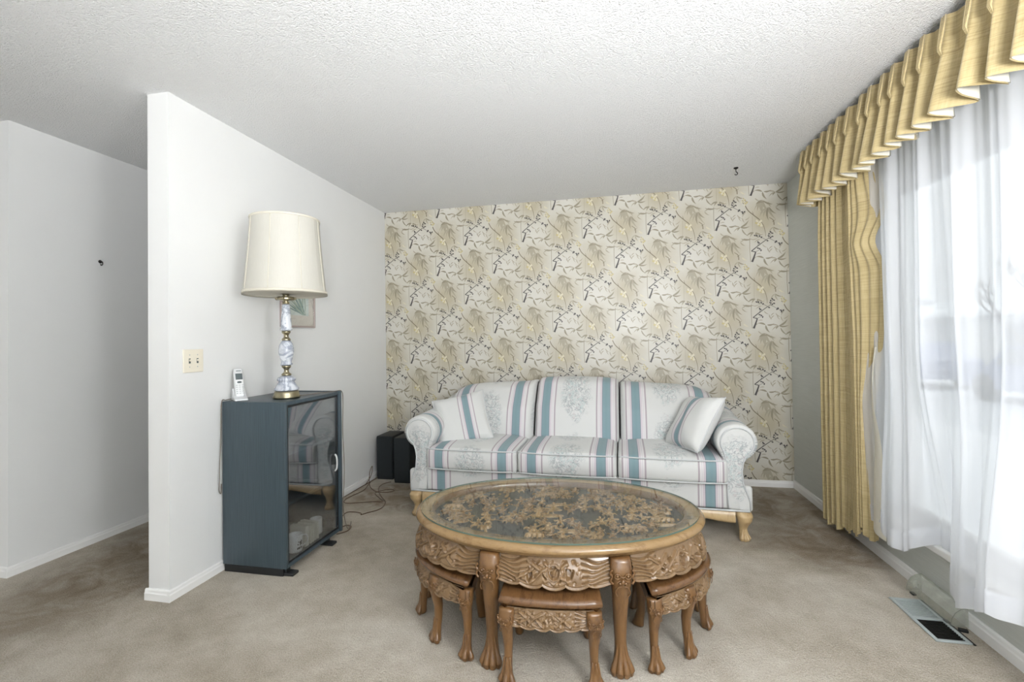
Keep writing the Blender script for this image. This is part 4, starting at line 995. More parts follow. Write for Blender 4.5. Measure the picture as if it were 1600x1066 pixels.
def stool(name, label, outline, legs, arcs, loc, rotz, seed, mirror=False):
    """outline: top polygon; legs: (x, y, phi, carved); arcs: polylines that carry a carved apron; the rest is plain board"""
    sx = -1 if mirror else 1; mx = lambda p: (p[0]*sx, p[1])
    t = thing(name, label, 'stool', loc, rotz, 'carved nesting stools under the coffee table'); ZS = .305
    # seat board with bullnose: offset the outline inwards and outwards
    pts = [mx(p) for p in outline]; n = len(pts)
    area = sum(pts[i-1][0]*pts[i][1]-pts[i][0]*pts[i-1][1] for i in range(n)); sg = 1 if area > 0 else -1
    nor = []
    for i in range(n):
        a, b = Vector(pts[i-1]), Vector(pts[(i+1) % n]); d = (b-a).normalized(); nor.append((d.y*sg, -d.x*sg))
    mb = MB(); prof = [(-.012, ZS), (-.004, ZS-.002), (.003, ZS-.008), (.006, ZS-.016), (.003, ZS-.024), (-.003, ZS-.027), (-.008, ZS-.030), (-.014, ZS-.038), (-.018, ZS-.040)]
    V = [(p[0]+q[0]*o, p[1]+q[1]*o, z) for o, z in prof for p, q in zip(pts, nor)]; K = len(prof)
    F = [(k*n+i, k*n+(i+1) % n, (k+1)*n+(i+1) % n, (k+1)*n+i) for k in range(K-1) for i in range(n)]; F += [tuple(range(n)), tuple(reversed(range((K-1)*n, K*n)))]
    mb.add(V, F); mb.build('seat', M['oak'], t)
    for ai, (arc, carved) in enumerate(arcs):
        A = [mx(p) for p in arc]; A = A[::-1] if mirror else A
        S = [0]
        for p, q in zip(A[:-1], A[1:]): S.append(S[-1]+math.hypot(q[0]-p[0], q[1]-p[1]))
        def cur(u, A=A, S=S):
            x, y = np.interp(u, S, [p[0] for p in A]), np.interp(u, S, [p[1] for p in A]); e2 = .012
            xa, ya = np.interp(max(0, u-e2), S, [p[0] for p in A]), np.interp(max(0, u-e2), S, [p[1] for p in A]); xb, yb = np.interp(min(S[-1], u+e2), S, [p[0] for p in A]), np.interp(min(S[-1], u+e2), S, [p[1] for p in A])
            d = Vector((xb-xa, yb-ya)).normalized(); return ((x, y), (d.y, -d.x))
        if carved: frieze_mesh(cur, S[-1], ZS-.038, .064, .010, seed+ai, .008, None, .5, .005).build('carved_apron', M['carve'], t)
        else:
            bd = MB(); P = []
            for i in range(9):
                (x, y), (nx, ny) = cur(S[-1]*i/8); P.append([(x, y, ZS-.04), (x, y, ZS-.085), (x-nx*.016, y-ny*.016, ZS-.085), (x-nx*.016, y-ny*.016, ZS-.04)])
            sheet(bd, P); bd.build('side_board', M['oakleg'], t)
    for (x, y, phi, carved) in legs:
        x, y = mx((x, y)); phi = phi if not mirror else PI-phi; lg = MB()
        if carved:
            path = [(ZS-.040, .004, .027, .020), (.225, .012, .029, .024), (.19, .006, .021, .022), (.14, -.004, .017, .019), (.09, -.004, .0145, .017), (.06, .002, .0155, .018), (.03, .008, .020, .021), (.004, .010, .022, .022)]
            claw_leg(lg, path, phi, 3, .024, .0112, 18, .5, 0, .072); mask_face(lg, phi, .0385, .236, .62)
        else:
            path = [(ZS-.040, .0, .022, .022), (.20, .0, .022, .022), (.12, -.005, .019, .019), (.07, -.002, .018, .018), (.03, .008, .018, .022), (.003, .016, .018, .028)]
            claw_leg(lg, path, phi, 0, .02, .01, 16, .8)
        lg.move(x, y, 0); lg.build('leg', M['oakleg'], t)
    return t
# centre stool (local table axes), its front edge follows the rim
tl = lambda x, y: (TC[0]+x*math.cos(TR)-y*math.sin(TR), TC[1]+x*math.sin(TR)+y*math.cos(TR), 0)
fr_ = [(x, -.160-.016*(1-(x/.18)**2)) for x in np.linspace(-.178, .178, 15)]
cst = [(-.150, .12), (-.160, .02)]; 
outl = [(x, y) for x, y in fr_]+[(.172, .0), (.155, .135), (.0, .14), (-.155, .135), (-.172, .0)]
FA = [(x, y+.012) for x, y in fr_][1:-1]
stool('nesting_stool', 'carved stool under the middle of the coffee table front', outl,
    [(-.152, -.150, -PI/2-.25, True), (.152, -.150, -PI/2+.25, True), (-.140, .118, PI/2, False), (.140, .118, PI/2, False)],
    [(FA, True), ([(.160, -.12), (.152, .10)], False), ([(-.152, .10), (-.160, -.12)], False)], tl(-.014, -.295), TR, 21)
# corner wedge: carved outer arc with three carved legs, plain inner leg
f, L = ell_curve(EA+.008, EB+.004, PI*1.03, PI+1.02)
arc = [f(L*i/18)[0] for i in range(19)]
wedge = arc+[(-.300, -.10), (-.300, -.035)]
wedge = arc+[(arc[-1][0]+.004, -.20), (-.312, -.045), (-.40, -.030)]
ax = [(x*.975, y*.975) for x, y in arc][1:-1]
def wl(i, k=.955):
    x, y = arc[i]; return (x*k, y*k)
WL = [(*wl(17), -PI/2-.2, True), (*wl(10), -PI/2-.75, True), (*wl(1), PI+.15, True), (-.335, -.075, PI/4, False)]
WA = [(ax, True), ([(-.320, -.37), (-.322, -.09)], False), ([(-.36, -.05), (-.57, -.045)], False)]
def corner(label, mirror, loc, rot, seed): return stool('nesting_stool', label, wedge, WL, WA, loc, rot, seed, mirror)
corner('curved carved stool tucked under the left front of the coffee table', False, tl(0, 0), TR, 31)
corner('curved carved stool tucked under the right front of the coffee table', True, tl(.014, -.012), TR+.03, 41)
corner('curved stool under the left back of the coffee table, only its feet showing', True, tl(-.01, .0), TR+PI, 51)
corner('curved stool under the right back of the coffee table, only its foot showing', False, tl(.02, .0), TR+PI, 61)
# ------------------------------------------------------------------ black cabinet by the white partition
CX0, CX1, CY0, CY1, CZ0, CZ1 = .016, .400, -1.955, -1.442, .038, .906
def cabinet():
    t = thing('stereo_cabinet', 'black ash cabinet with smoked glass door standing against the white wall', 'cabinet', (CX0, CY0, 0))
    w, d = CX1-CX0, CY1-CY0
    def pc(name, q, mat, b=.002): m = MB(); box(m, *q, b); return m.build(name, M[mat], t)
    pc('side_panel', (0, 0, CZ0, w, .018, CZ1-.0005), 'ash'); pc('side_panel', (0, d-.018, CZ0, w+.012, d, CZ1+.004), 'ash')
    pc('top_panel', (0, .0182, CZ1-.020, w, d-.0182, CZ1), 'ash'); pc('bottom_panel', (0, .0182, CZ0, w, d-.0182, CZ0+.018), 'ash'); pc('back_panel', (0, .0185, CZ0+.0185, .006, d-.0185, CZ1-.0205), 'black', 0)
    pc('plinth', (.01, -.001, .0, w-.02, .016, CZ0-.0005), 'black', .002)
    for z in (.345, .615): pc('shelf', (.008, .0188, z-.008, w-.045, d-.0188, z+.008), 'ash')
    dr = MB(); fw = .010; x0, x1 = w-.014, w-.004
    for q in ((x0, .0195, CZ0+.020, x1, .0195+fw, CZ1-.022), (x0, d-.0195-fw, CZ0+.020, x1, d-.0195, CZ1-.022), (x0, .0296, CZ0+.020, x1, d-.0296, CZ0+.030), (x0, .0296, CZ1-.032, x1, d-.0296, CZ1-.022)): box(dr, *q, .001)
    df = dr.build('glass_door', M['black'], t)
    pn = MB(); box(pn, x0+.003, .0296, CZ0+.0302, x0+.0075, d-.0296, CZ1-.0322); pn.build('pane', M['smoke'], df)
    hd = MB(); tube(hd, spline([(x1+.004, d-.060, .425), (x1+.016, d-.062, .44), (x1+.019, d-.062, .475), (x1+.016, d-.062, .51), (x1+.004, d-.060, .525)], 5), .0055, 8); hd.build('handle', M['silver'], df)
    for (fy, s) in ((.026, 1), (d-.125, .9)):          # black glides poking out in front
        f = MB(); box(f, w-.09, fy-.02, .0, w+.035*s, fy+.03, .016, .006); box(f, w-.07, fy-.012, .0155, w-.01, fy+.022, CZ0-.0004, .003); f.build('foot', M['black'], t)
    f = MB(); box(f, .02, d-.06, 0, .07, d-.01, CZ0-.0004, .004); f.build('foot', M['black'], t)
    return t
cabinet()
def mug(loc, rot, r, h, label, pattern, handle=True):
    t = thing('mug', label, 'mug', loc, rot, 'cups on the cabinet bottom')
    m = MB(); lathe(m, [(r*.86, .0), (r*.97, .003), (r, .012), (r, h-.002), (r-.002, h), (r-.004, h-.003), (r-.005, .010), (.0, .007)], n=28); m.build('cup', M['ceramic'], t)
    if handle:
        hm = MB(); tube(hm, spline([(r-.002, 0, h*.86), (r+.018, 0, h*.84), (r+.027, 0, h*.62), (r+.020, 0, h*.36), (r-.002, 0, h*.24)], 5), .0052, 8, flat=.8); hm.build('handle', M['ceramic'], t)
    if pattern:
        pm = MB(); rr = random.Random(4)
        for _ in range(16):
            a = -1.05+rr.uniform(-.40, .40); z = h*rr.uniform(.22, .72); s = rr.uniform(.003, .0062); V = []
            for i in range(6): q = a+s/r*math.cos(i*PI/3); V.append(((r+.0004)*math.cos(q), (r+.0004)*math.sin(q), z+s*1.2*math.sin(i*PI/3)))
            pm.add(V, [tuple(range(6))])
        pm.build('printed_pattern', M['metal'], t)
    return t
BZ = CZ0+.0183
mug((.330, -1.790, BZ), .75, .039, .094, 'white mug with a dark printed pattern inside the cabinet', True)
mug((.300, -1.552, BZ), 1.2, .036, .092, 'plain white cup at the far end of the case row', False, False)
def tumbler(loc):
    t = thing('glass_tumbler', 'clear glass tumbler at the right end of the cabinet bottom', 'glass', loc)
    m = MB(); lathe(m, [(.026, 0), (.028, .004), (.033, .085), (.0315, .085), (.0265, .008), (0, .007)], n=24); m.build('bowl', M['clear'], t); return t
tumbler((.346, -1.494, BZ))
for i, (y, th, h, mt, lab) in enumerate(((-1.716, .026, .112, 'cream', 'thick cream book just right of the patterned mug'), (-1.680, .011, .102, 'cream2', 'thin ivory case leaning second in the row beside the thick cream book'), (-1.657, .011, .104, 'cream2', 'thin ivory case in the middle of the short row'), (-1.634, .011, .106, 'cream', 'thin cream case next before the last one'), (-1.611, .011, .100, 'cream2', 'thin ivory case touching the plain white cup'))):
    t = thing('slim_case', lab, 'case', (.305, y, BZ), -.12, 'cases on the cabinet bottom'); m = MB(); box(m, -.055, -th/2, 0, .055, th/2, h, .0015); m.build('cover', M[mt], t)
    p = MB(); box(p, -.053, -th/2+.002, h-.0005, .0535, th/2-.002, h+.0012); p.build('pages', M['cream2'], t)
for i, (x, y, z, lab) in enumerate(((.12, -1.83, BZ, 'shiny clear case lying at the back behind the patterned mug'), (.14, -1.70, BZ, 'shiny clear case lying behind the row of cases'), (.10, -1.57, BZ, 'shiny clear case lying behind the plain white cup'))):
    t = thing('clear_case', lab, 'case', (x, y, z), .2*i, 'clear cases at the cabinet back')
    m = MB(); box(m, -.06, -.05, 0, .06, .05, .055, .003); m.build('case_lid', M['clear'], t); q = MB(); box(q, -.052, -.042, .006, .052, .042, .044, .002); q.build('insert', M['tin'], t)

# ------------------------------------------------------------------ lamp
def lamp():
    lx, ly, lz = .285, -1.79, CZ1+.0005
    t = thing('table_lamp', 'tall grey marble and brass table lamp with cream shade on the cabinet', 'lamp', (lx, ly, lz)); Z = lambda z: z-.9065
    def lt(name, prof, mat, n=36): m = MB(); lathe(m, [(r, Z(z)) for r, z in prof], n=n); return m.build(name, M[mat], t)
    lt('base', [(.066, .9065), (.071, .910), (.0715, .920), (.066, .928), (.066, .934), (.062, .946), (.056, .950)], 'brass')
    lt('marble_foot', [(.055, .9503), (.0635, .953), (.064, .963), (.058, .968), (.053, .980), (.045, .992), (.040, 1.000), (.047, 1.006), (.049, 1.014), (.044, 1.022), (.030, 1.029), (.022, 1.033)], 'marble')
    lt('brass_neck', [(.022, 1.0333), (.026, 1.036), (.025, 1.043), (.015, 1.050), (.012, 1.062), (.015, 1.073), (.023, 1.080), (.025, 1.086), (.022, 1.090)], 'brass')
    lt('marble_ball', [(.022, 1.0903), (.032, 1.094), (.033, 1.101), (.026, 1.106), (.028, 1.116), (.036, 1.140), (.040, 1.165), (.0395, 1.185), (.036, 1.205), (.027, 1.222), (.021, 1.230)], 'marble')
    lt('brass_neck', [(.021, 1.2303), (.024, 1.233), (.022, 1.240), (.014, 1.248), (.012, 1.256), (.015, 1.266), (.022, 1.273), (.024, 1.280), (.020, 1.284)], 'brass')
    lt('marble_column', [(.020, 1.2843), (.031, 1.288), (.032, 1.296), (.027, 1.302), (.029, 1.312), (.028, 1.330), (.023, 1.395), (.0205, 1.428), (.019, 1.434)], 'marble')
    lt('socket', [(.012, 1.4343), (.018, 1.437), (.019, 1.444), (.012, 1.450), (.017, 1.454), (.017, 1.500), (.012, 1.505), (.012, 1.53), (.004, 1.535)], 'brass')
    gl = MB()                                     # ring gallery with four arms under the shade
    lathe(gl, [(.015, Z(1.458)), (.043, Z(1.458)), (.0445, Z(1.460)), (.0445, Z(1.474)), (.043, Z(1.476)), (.041, Z(1.474)), (.015, Z(1.462))], n=30)
    for i in range(4): a = i*PI/2+.3; ball(gl, (.050*math.cos(a), .050*math.sin(a), Z(1.466)), (.009, .009, .008), 8)
    gl.build('gallery_ring', M['brass'], t)
    def shade_r(f): return (.180+(.216-.180)*(f**1.3))     # f = 0 top, 1 bottom
    zt, zb = 1.916, 1.492; sh = MB(); P = []; UV = []; nA = 64
    for i in range(nA+1):
        a = 2*PI*i/nA; row = []
        for j in range(13):
            f = j/12; r = shade_r(f)*(1-.006*abs(math.sin(a*4))); row.append((r*math.cos(a), r*math.sin(a), Z(zt+(zb-zt)*f)))
        P.append(row)
    sheet(sh, P); so = sh.build('lamp_shade', M['shade'], t)
    for (f, w) in ((0.0, .012), (1.0, .014)):
        m = MB(); r = shade_r(f); z = Z(zt+(zb-zt)*f); s_ = 1 if f == 0 else -1
        lathe(m, [(r-.003, z), (r+.003, z-.001), (r+.0035, z-w*s_*.5*s_*1), (r+.003, z+(-w if f == 0 else w)), (r-.002, z+(-w if f == 0 else w))], n=64); m.build('shade_braid', M['shadetrim'], so)
    sm = MB()
    for k in range(8):
        a = k*PI/4-.55; tube(sm, [((shade_r(j/8)*.9965+.001)*math.cos(a), (shade_r(j/8)*.9965+.001)*math.sin(a), Z(zt+(zb-zt)*j/8)) for j in range(9)], .0022, 5)
    sm.build('shade_rib', M['shadetrim'], so)
    hp = MB(); tube(hp, spline([(.0, .016, Z(1.47)), (0, .055, Z(1.56)), (0, .05, Z(1.78)), (0, 0, Z(1.90))], 6), .0022, 6); tube(hp, spline([(.0, -.016, Z(1.47)), (0, -.055, Z(1.56)), (0, -.05, Z(1.78)), (0, 0, Z(1.90))], 6), .0022, 6)
    for a in range(3): tube(hp, [(0, 0, Z(1.90)), (.178*math.cos(a*2.1+.5), .178*math.sin(a*2.1+.5), Z(1.912))], .002, 6)
    hp.build('harp', M['brass'], t)
    bu = MB(); lathe(bu, [(.012, Z(1.53)), (.013, Z(1.55)), (.026, Z(1.59)), (.030, Z(1.615)), (.024, Z(1.638)), (.0, Z(1.648))], n=20); bu.build('bulb', M['ceramic'], t)
    cd = MB(); tube(cd, spline([(-.0, .071, .004), (.03, .13, .004), (.07, .24, .004), (.10, .325, .004), (.124, .353, .0), (.129, .360, -.06), (.124, .362, -.25), (.131, .365, -.50), (.122, .362, -.72), (.127, .385, -.85), (.115, .44, -.895), (.06, .56, -.9)], 8), .0026, 6); cd.build('cord', M['cord'], t)
lamp()

# ------------------------------------------------------------------ cordless phone on its cradle
def phone():
    px, py, pz = .072, -1.895, CZ1+.0006; yaw = 2.50      # faces the room, turned to the camera
    t = thing('phone_cradle', 'silver charging cradle of the cordless phone on the cabinet', 'phone cradle', (px, py, pz), yaw-PI/2)
    side = [(-.052, 0), (.044, 0), (.046, .016), (.030, .062), (.024, .066), (-.012, .022), (-.050, .010)]; m = MB(); n = len(side)   # local y = back
    m.add([(sx, y, z) for sx in (-.032, .032) for y, z in side], [tuple(range(n)), tuple(range(2*n-1, n-1, -1))]+[(i, (i+1) % n, n+(i+1) % n, n+i) for i in range(n)], smooth=False); o = m.build('cradle_body', M['silver'], t)
    bv = o.modifiers.new('bevel', 'BEVEL'); bv.width = .004; bv.segments = 2
    cd = MB(); Rz = Matrix.Rotation(-(yaw-PI/2), 4, 'Z'); P = [Rz @ Vector(p) for p in ((-.046, .02, .006), (-.058, -.03, .004), (-.0545, -.0665, -.01), (-.0565, -.070, -.2), (-.0585, -.075, -.33), (-.0565, -.08, -.42), (-.0585, -.082, -.47), (-.0560, -.072, -.49), (-.0570, -.068, -.44))]
    tube(cd, spline(P, 8), .0022, 6); cd.build('cord', M['cord'], t)
    h = thing('cordless_handset', 'silver cordless phone handset with grey display standing in its cradle', 'phone', (px, py, pz), yaw-PI/2)
    R = Matrix.Translation((0, -.014, .016)) @ Matrix.Rotation(math.radians(-20), 4, 'X')
    b = rbox((.049, .026, .165), .009, (3, 2, 8), 3, lambda p: (p[0]*(1-.10*abs(p[2]/.0825)**3), p[1]+.004*(p[2]/.08)**2, p[2]+.0835)); b.xf(R); b.build('handset_body', M['silver'], h)
    d = MB(); box(d, -.017, -.0135, .098, .017, -.0125, .133, .0004); box(d, -.012, -.0145, .146, .012, -.0115, .1495, .001); d.xf(R); d.build('display', M['screen'], h)
    nv = MB(); ball(nv, (0, -.0128, .083), (.012, .002, .006), 12); nv.xf(R); nv.build('navigation_key', M['screen'], h)
    for r_ in range(5):
        for c in (-1, 0, 1):
            k = MB(); ball(k, (c*.0145, -.0130, .066-r_*.0115), (.0048, .0018, .0028), 8); k.xf(R); k.build('key', M['tin'], h)
phone()

# ------------------------------------------------------------------ wall items
def picture():
    t = thing('framed_print', 'small framed botanical print on the white wall behind the lamp', 'picture', (0.0005, -1.30, 1.57)); a, b = .176, .25
    fr = MB()
    for q in ((-a, -b, -a+.012, b), (a-.012, -b, a, b), (-a+.0121, -b, a-.0121, -b+.012), (-a+.0121, b-.012, a-.0121, b)): box(fr, 0, q[0], q[1], .018, q[2], q[3], .002)
    fr.build('picture_frame', M['frame'], t)
    m = MB(); box(m, .001, -a+.012, -b+.012, .006, a-.012, b-.012); m.build('mat_board', M['mat'], t)
    p = MB(); box(p, .0062, -a+.062, -b+.082, .0068, a-.062, b-.075); pr = p.build('print', M['print'], t)
    lf = MB(); rr = random.Random(2)
    for i in range(16):
        y0, z0 = .06+rr.uniform(-.03, .02), -.165; an = PI/2+rr.uniform(-.15, 1.25); L = rr.uniform(.10, .24); w = rr.uniform(.008, .014); up, dn = [], []
        for q in np.linspace(0, 1, 7):
            bd = .12*L*q*q*(1 if an > PI/2 else -1); y = y0+L*q*math.cos(an); z = z0+L*q*math.sin(an)-abs(bd)*.4; hw = w*math.sin(PI*min(.999, q*.95+.05))/2
            nx, nz = -math.sin(an), math.cos(an); up.append((.0070+.00004*i, max(-.112, y+nx*hw), max(-.166, min(.172, z+nz*hw)))); dn.append((.0070+.00004*i, max(-.112, y-nx*hw), max(-.166, min(.172, z-nz*hw))))
        lf.add(up+dn[::-1], [tuple(range(14))], i % 2, smooth=False)
    lf.build('leaf_motif', [M['leaf'], M['leaf2']], pr)
    g = MB(); box(g, .0125, -a+.0122, -b+.0122, .0140, a-.0122, b-.0122); g.build('glass', M['winglass'], t)
picture()
def switch():
    t = thing('light_switch', 'ivory double toggle switch plate on the white partition', 'switch', (0.0004, -2.122, 1.134))
    p = rbox((.006, .117, .116), .0028, (1, 4, 4), 3); p.move(.003, 0, 0); p.build('switch_plate', M['ivory'], t)
    for y in (-.023, .023):
        k = MB(); box(k, .0058, y-.0052, -.0125, .0066, y+.0052, .0125); sl = k.build('slot', M['screen'], t)
        g = MB(); box(g, .006, y-.004, -.003, .015, y+.004, .007, .0015); g.xf(Matrix.Translation((0, 0, .001))); g.build('toggle', M['ivory'], t)
        for z in (-.030, .030):
            s_ = MB(); ball(s_, (.006, y, z), (.0012, .0032, .0032), 10); s_.build('screw', M['tin'], t)
switch()
def wall_hook():
    t = thing('wall_hook', 'small black hook on the grey hall wall', 'hook', (HX+.0004, -1.749, 1.749)); m = MB(); lathe(m, [(.010, 0), (.011, .002), (.004, .004), (.003, .012)], n=14); m.xf(Matrix.Rotation(PI/2, 4, 'Y')); m.build('plate', M['metal'], t)
    k = MB(); tube(k, spline([(.010, 0, 0), (.020, 0, -.004), (.020, 0, -.020), (.010, 0, -.024), (.006, 0, -.016)], 4), .0028, 6); k.build('prong', M['metal'], t)
wall_hook()
def ceiling_hook():
    t = thing('ceiling_hook', 'small black plant hook in the ceiling near the papered wall', 'hook', (2.998, -.467, H-.0004)); m = MB(); lathe(m, [(.004, -.012), (.016, -.005), (.016, 0)], n=16); m.build('plate', M['metal'], t)
    k = MB(); tube(k, spline([(0, 0, -.010), (0, 0, -.028), (.008, 0, -.036), (.010, 0, -.046), (0, 0, -.053), (-.010, 0, -.047)], 4), .0032, 6); k.build('prong', M['metal'], t)
ceiling_hook()

# ------------------------------------------------------------------ speakers and loose cables
def speaker(x0, y0, w, h, d, label):
    t = thing('loudspeaker', label, 'speaker', (x0, y0, 0), 0, 'floor speakers beside the sofa'); m = MB(); box(m, 0, .012, 0.0, w, d, h, .003); m.build('speaker_cabinet', M['speaker'], t)
    g = MB(); box(g, .003, 0, .022, w-.003, .0118, h-.004, .003); g.build('grille', M['grille'], t); return t
speaker(.045, -.298, .148, .378, .26, 'black loudspeaker in the left corner against the white wall'); speaker(.246, -.378, .147, .384, .27, 'black loudspeaker close to the left arm of the sofa')
def cable(name, label, pts, r=.0028, mat='cable', cat='cable'):
    m = MB(); tube(m, spline(pts, 8), r, 6); return tag(m.build(name, M[mat]), label, cat)
cable('speaker_cable', 'thin brown cable looping up beside the corner loudspeaker', [(.032, -.47, .004), (.045, -.40, .06), (.038, -.36, .115), (.026, -.345, .125), (.020, -.37, .09), (.040, -.42, .03), (.09, -.50, .004), (.16, -.58, .004), (.23, -.63, .004), (.30, -.62, .004), (.345, -.58, .004), (.31, -.55, .004), (.24, -.59, .004), (.22, -.66, .004), (.30, -.75, .004), (.37, -.83, .004), (.30, -.84, .004), (.20, -.88, .004), (.10, -.90, .004), (.060, -.82, .004), (.075, -.70, .004), (.09, -.60, .004), (.06, -.48, .006), (.05, -.42, .010)])
cable('floor_cable', 'thin brown cable trailing over the carpet from the cabinet to the loudspeakers', [(.235, -1.375, .004), (.262, -1.33, .004), (.24, -1.2, .004), (.22, -1.08, .004), (.27, -1.06, .004), (.33, -1.075, .004), (.345, -1.10, .004), (.37, -1.06, .004), (.415, -1.0, .004), (.425, -.93, .004), (.40, -.84, .0085), (.35, -.78, .0085), (.27, -.68, .0085), (.19, -.54, .0085), (.17, -.42, .004), (.21, -.36, .004)])
cable('baseboard_cable', 'thin brown cable running along the white baseboard behind the cabinet', [(.028, -1.40, .004), (.022, -1.2, .004), (.020, -.9, .004), (.020, -.7, .004), (.024, -.5, .004), (.034, -.32, .004), (.034, -.2, .004)])
cable('coiled_cord_end', 'short dark cord loop on the carpet at the cabinet corner', [(.36, -1.43, .004), (.40, -1.37, .004), (.385, -1.30, .004), (.345, -1.29, .004), (.33, -1.34, .004), (.34, -1.40, .004)], .003)

# ------------------------------------------------------------------ floor register, deflector
def register():
    t = thing('floor_register', 'grey metal floor register with dark slots beside the window wall', 'floor vent', (3.362, -1.802, 0), .0); w, l = .062, .158
    fr = MB(); z0, z1 = .001, .007
    for q in ((-w, -l, -w+.014, l), (w-.014, -l, w, l), (-w+.0141, -l, w-.0141, -l+.014), (-w+.0141, l-.014, w-.0141, l), (-w+.0141, -.008, w-.0141, .008)): box(fr, q[0], q[1], z0, q[2], q[3], z1, .0015)
    fr.build('register_frame', M['vent'], t); bk = MB(); box(bk, -w+.012, -l+.012, .0004, w-.012, l-.012, .0016); bk.build('duct', M['ventdark'], t)
    for h0, mt in ((-l+.014, 'metal'), (.008, 'vent')):
        for i in range(11):
            y = h0+.0065+i*.0122; s_ = MB(); box(s_, -w+.0142, y-.0017 if mt == 'metal' else y-.0028, .0020, w-.0142, y+.0017 if mt == 'metal' else y+.0014, .0060, .0005); s_.build('louver', M['metal'] if mt == 'metal' else M['vent'], t)
    st = MB(); box(st, w+.001, -l-.004, .001, w+.009, l*1.0, .005, .001); st.build('damper_edge', M['metal'], t)
register()
def deflector():
    t = thing('air_deflector', 'curved clear plastic air deflector standing over the floor register', 'air deflector', (3.44, -1.70, 0)); y0, y1 = -.145, .145
    pr = [(-.018, .010), (-.013, .036), (.000, .060), (.020, .076), (.043, .082), (.043, .085), (.018, .079), (-.003, .062), (-.0165, .037), (-.0215, .010)]
    m = MB(); n = len(pr); K = 8; V = [(x, y0+(y1-y0)*k/K, z) for k in range(K+1) for x, z in pr]; F = [(k*n+i, k*n+(i+1) % n, (k+1)*n+(i+1) % n, (k+1)*n+i) for k in range(K) for i in range(n)]+[tuple(range(n)), tuple(range(K*n, K*n+n))]
    m.add(V, F); m.build('hood', M['deflect'], t)
    for y in (y0-.0012, y1):
        e_ = MB(); q = pr[5:]+[(-.0215, .006), (.043, .006)]; k = len(q); e_.add([(x, yy, z) for yy in (y, y+.0012) for x, z in q], [tuple(range(k)), tuple(range(2*k-1, k-1, -1))]+[(i, (i+1) % k, k+(i+1) % k, k+i) for i in range(k)], smooth=False); e_.build('end_cap', M['deflect'], t)
    for y in (y0+.02, y1-.05):
        g = MB(); box(g, -.022, y, .002, -.006, y+.024, .0095, .001); g.build('magnet', M['black'], t)
deflector()
t_ = MB(); box(t_, 0, 0, 0, .030, .016, .011, .002); o_ = t_.build('black_clip', M['black']); o_.location = (3.432, -1.872, .001); o_.rotation_euler = (0, 0, -.35); tag(o_, 'small black clip on the carpet at the near end of the air deflector', 'clip')

# ------------------------------------------------------------------ window dressing
def sheer():
    t = thing('sheer_curtain', 'long white sheer curtain with uneven hem across the window', 'curtain', (0, 0, 0))
    r = random.Random(8); y0, y1 = -1.18, -3.62; NY, NZ = 420, 64
    ks = [(r.uniform(5, 60), r.uniform(0, 6.28)) for _ in range(9)]
    def off(y, z):
        f = (2.15-z)/1.95; w = 0
        w += .024*math.sin(y*27+1.1+.5*math.sin(y*3))+.013*math.sin(y*61+math.sin(y*5)*2)+.010*math.sin(y*17+2.5*f)
        w += .022*f*math.sin(y*9.5+1.0)+.012*f*math.sin(y*14+4*f+.7)+.007*math.sin(y*96+math.sin(y*11)*2.5)+.004*math.sin(y*150)
        return w*(.45+.65*f)
    hem = [(-1.18, .215), (-1.30, .225), (-1.42, .265), (-1.52, .195), (-1.60, .205), (-1.66, .235), (-1.70, .275), (-1.79, .285), (-1.85, .21), (-1.93, .135), (-2.03, .170), (-2.055, .20), (-2.09, .195), (-2.20, .255), (-2.35, .25), (-2.5, .20), (-2.7, .16), (-3.0, .19), (-3.3, .17), (-3.62, .18)]
    hy, hz = [h[0] for h in hem][::-1], [h[1] for h in hem][::-1]
    push = [(-1.18, -.02), (-1.30, 0), (-1.44, -.045), (-1.58, -.06), (-1.655, -.03), (-1.71, .065), (-1.80, .07), (-1.855, -.02), (-1.95, -.075), (-2.04, -.03), (-2.09, -.085), (-2.20, -.10), (-2.34, -.05), (-2.6, -.08), (-3.62, -.06)]
    qy, qx = [h[0] for h in push][::-1], [h[1] for h in push][::-1]
    def pt(y, z, f): return (W-.085+off(y, z)*(1-.55*sstep(.45, 1, f))+np.interp(y, qy, qx)*sstep(.52, 1.0, f)**1.2+.02*sstep(.5, 1, f), y+.012*math.sin(y*31+f*3)*f, z)
    P = []; UV = []; PH = []
    for i in range(NY+1):
        y = y0+(y1-y0)*i/NY; zb = float(np.interp(y, hy, hz))+.004*math.sin(y*40); row = []; 
        for j in range(NZ+1):
            f = j/NZ; z = 2.22+(zb-2.22)*f; row.append(pt(y, z, f))
        P.append(row)
        f1 = 1-.085/2.0; PH.append([pt(y, 2.22+(zb-2.22)*q, q) for q in np.linspace(f1, 1, 5)])
    m = MB(); sheet(m, P); m.build('voile_panel', M['voile'], t, False)
    h = MB(); sheet(h, [[(p[0]-.0025, p[1], p[2]) for p in row] for row in PH]); h.build('hem', M['voile'], t, False)
    hd = MB(); tube(hd, [(W-.085, y0-.02, 2.225), (W-.085, y1, 2.225)], .010, 8); hd.build('curtain_rod', M['trim'], t)
sheer()
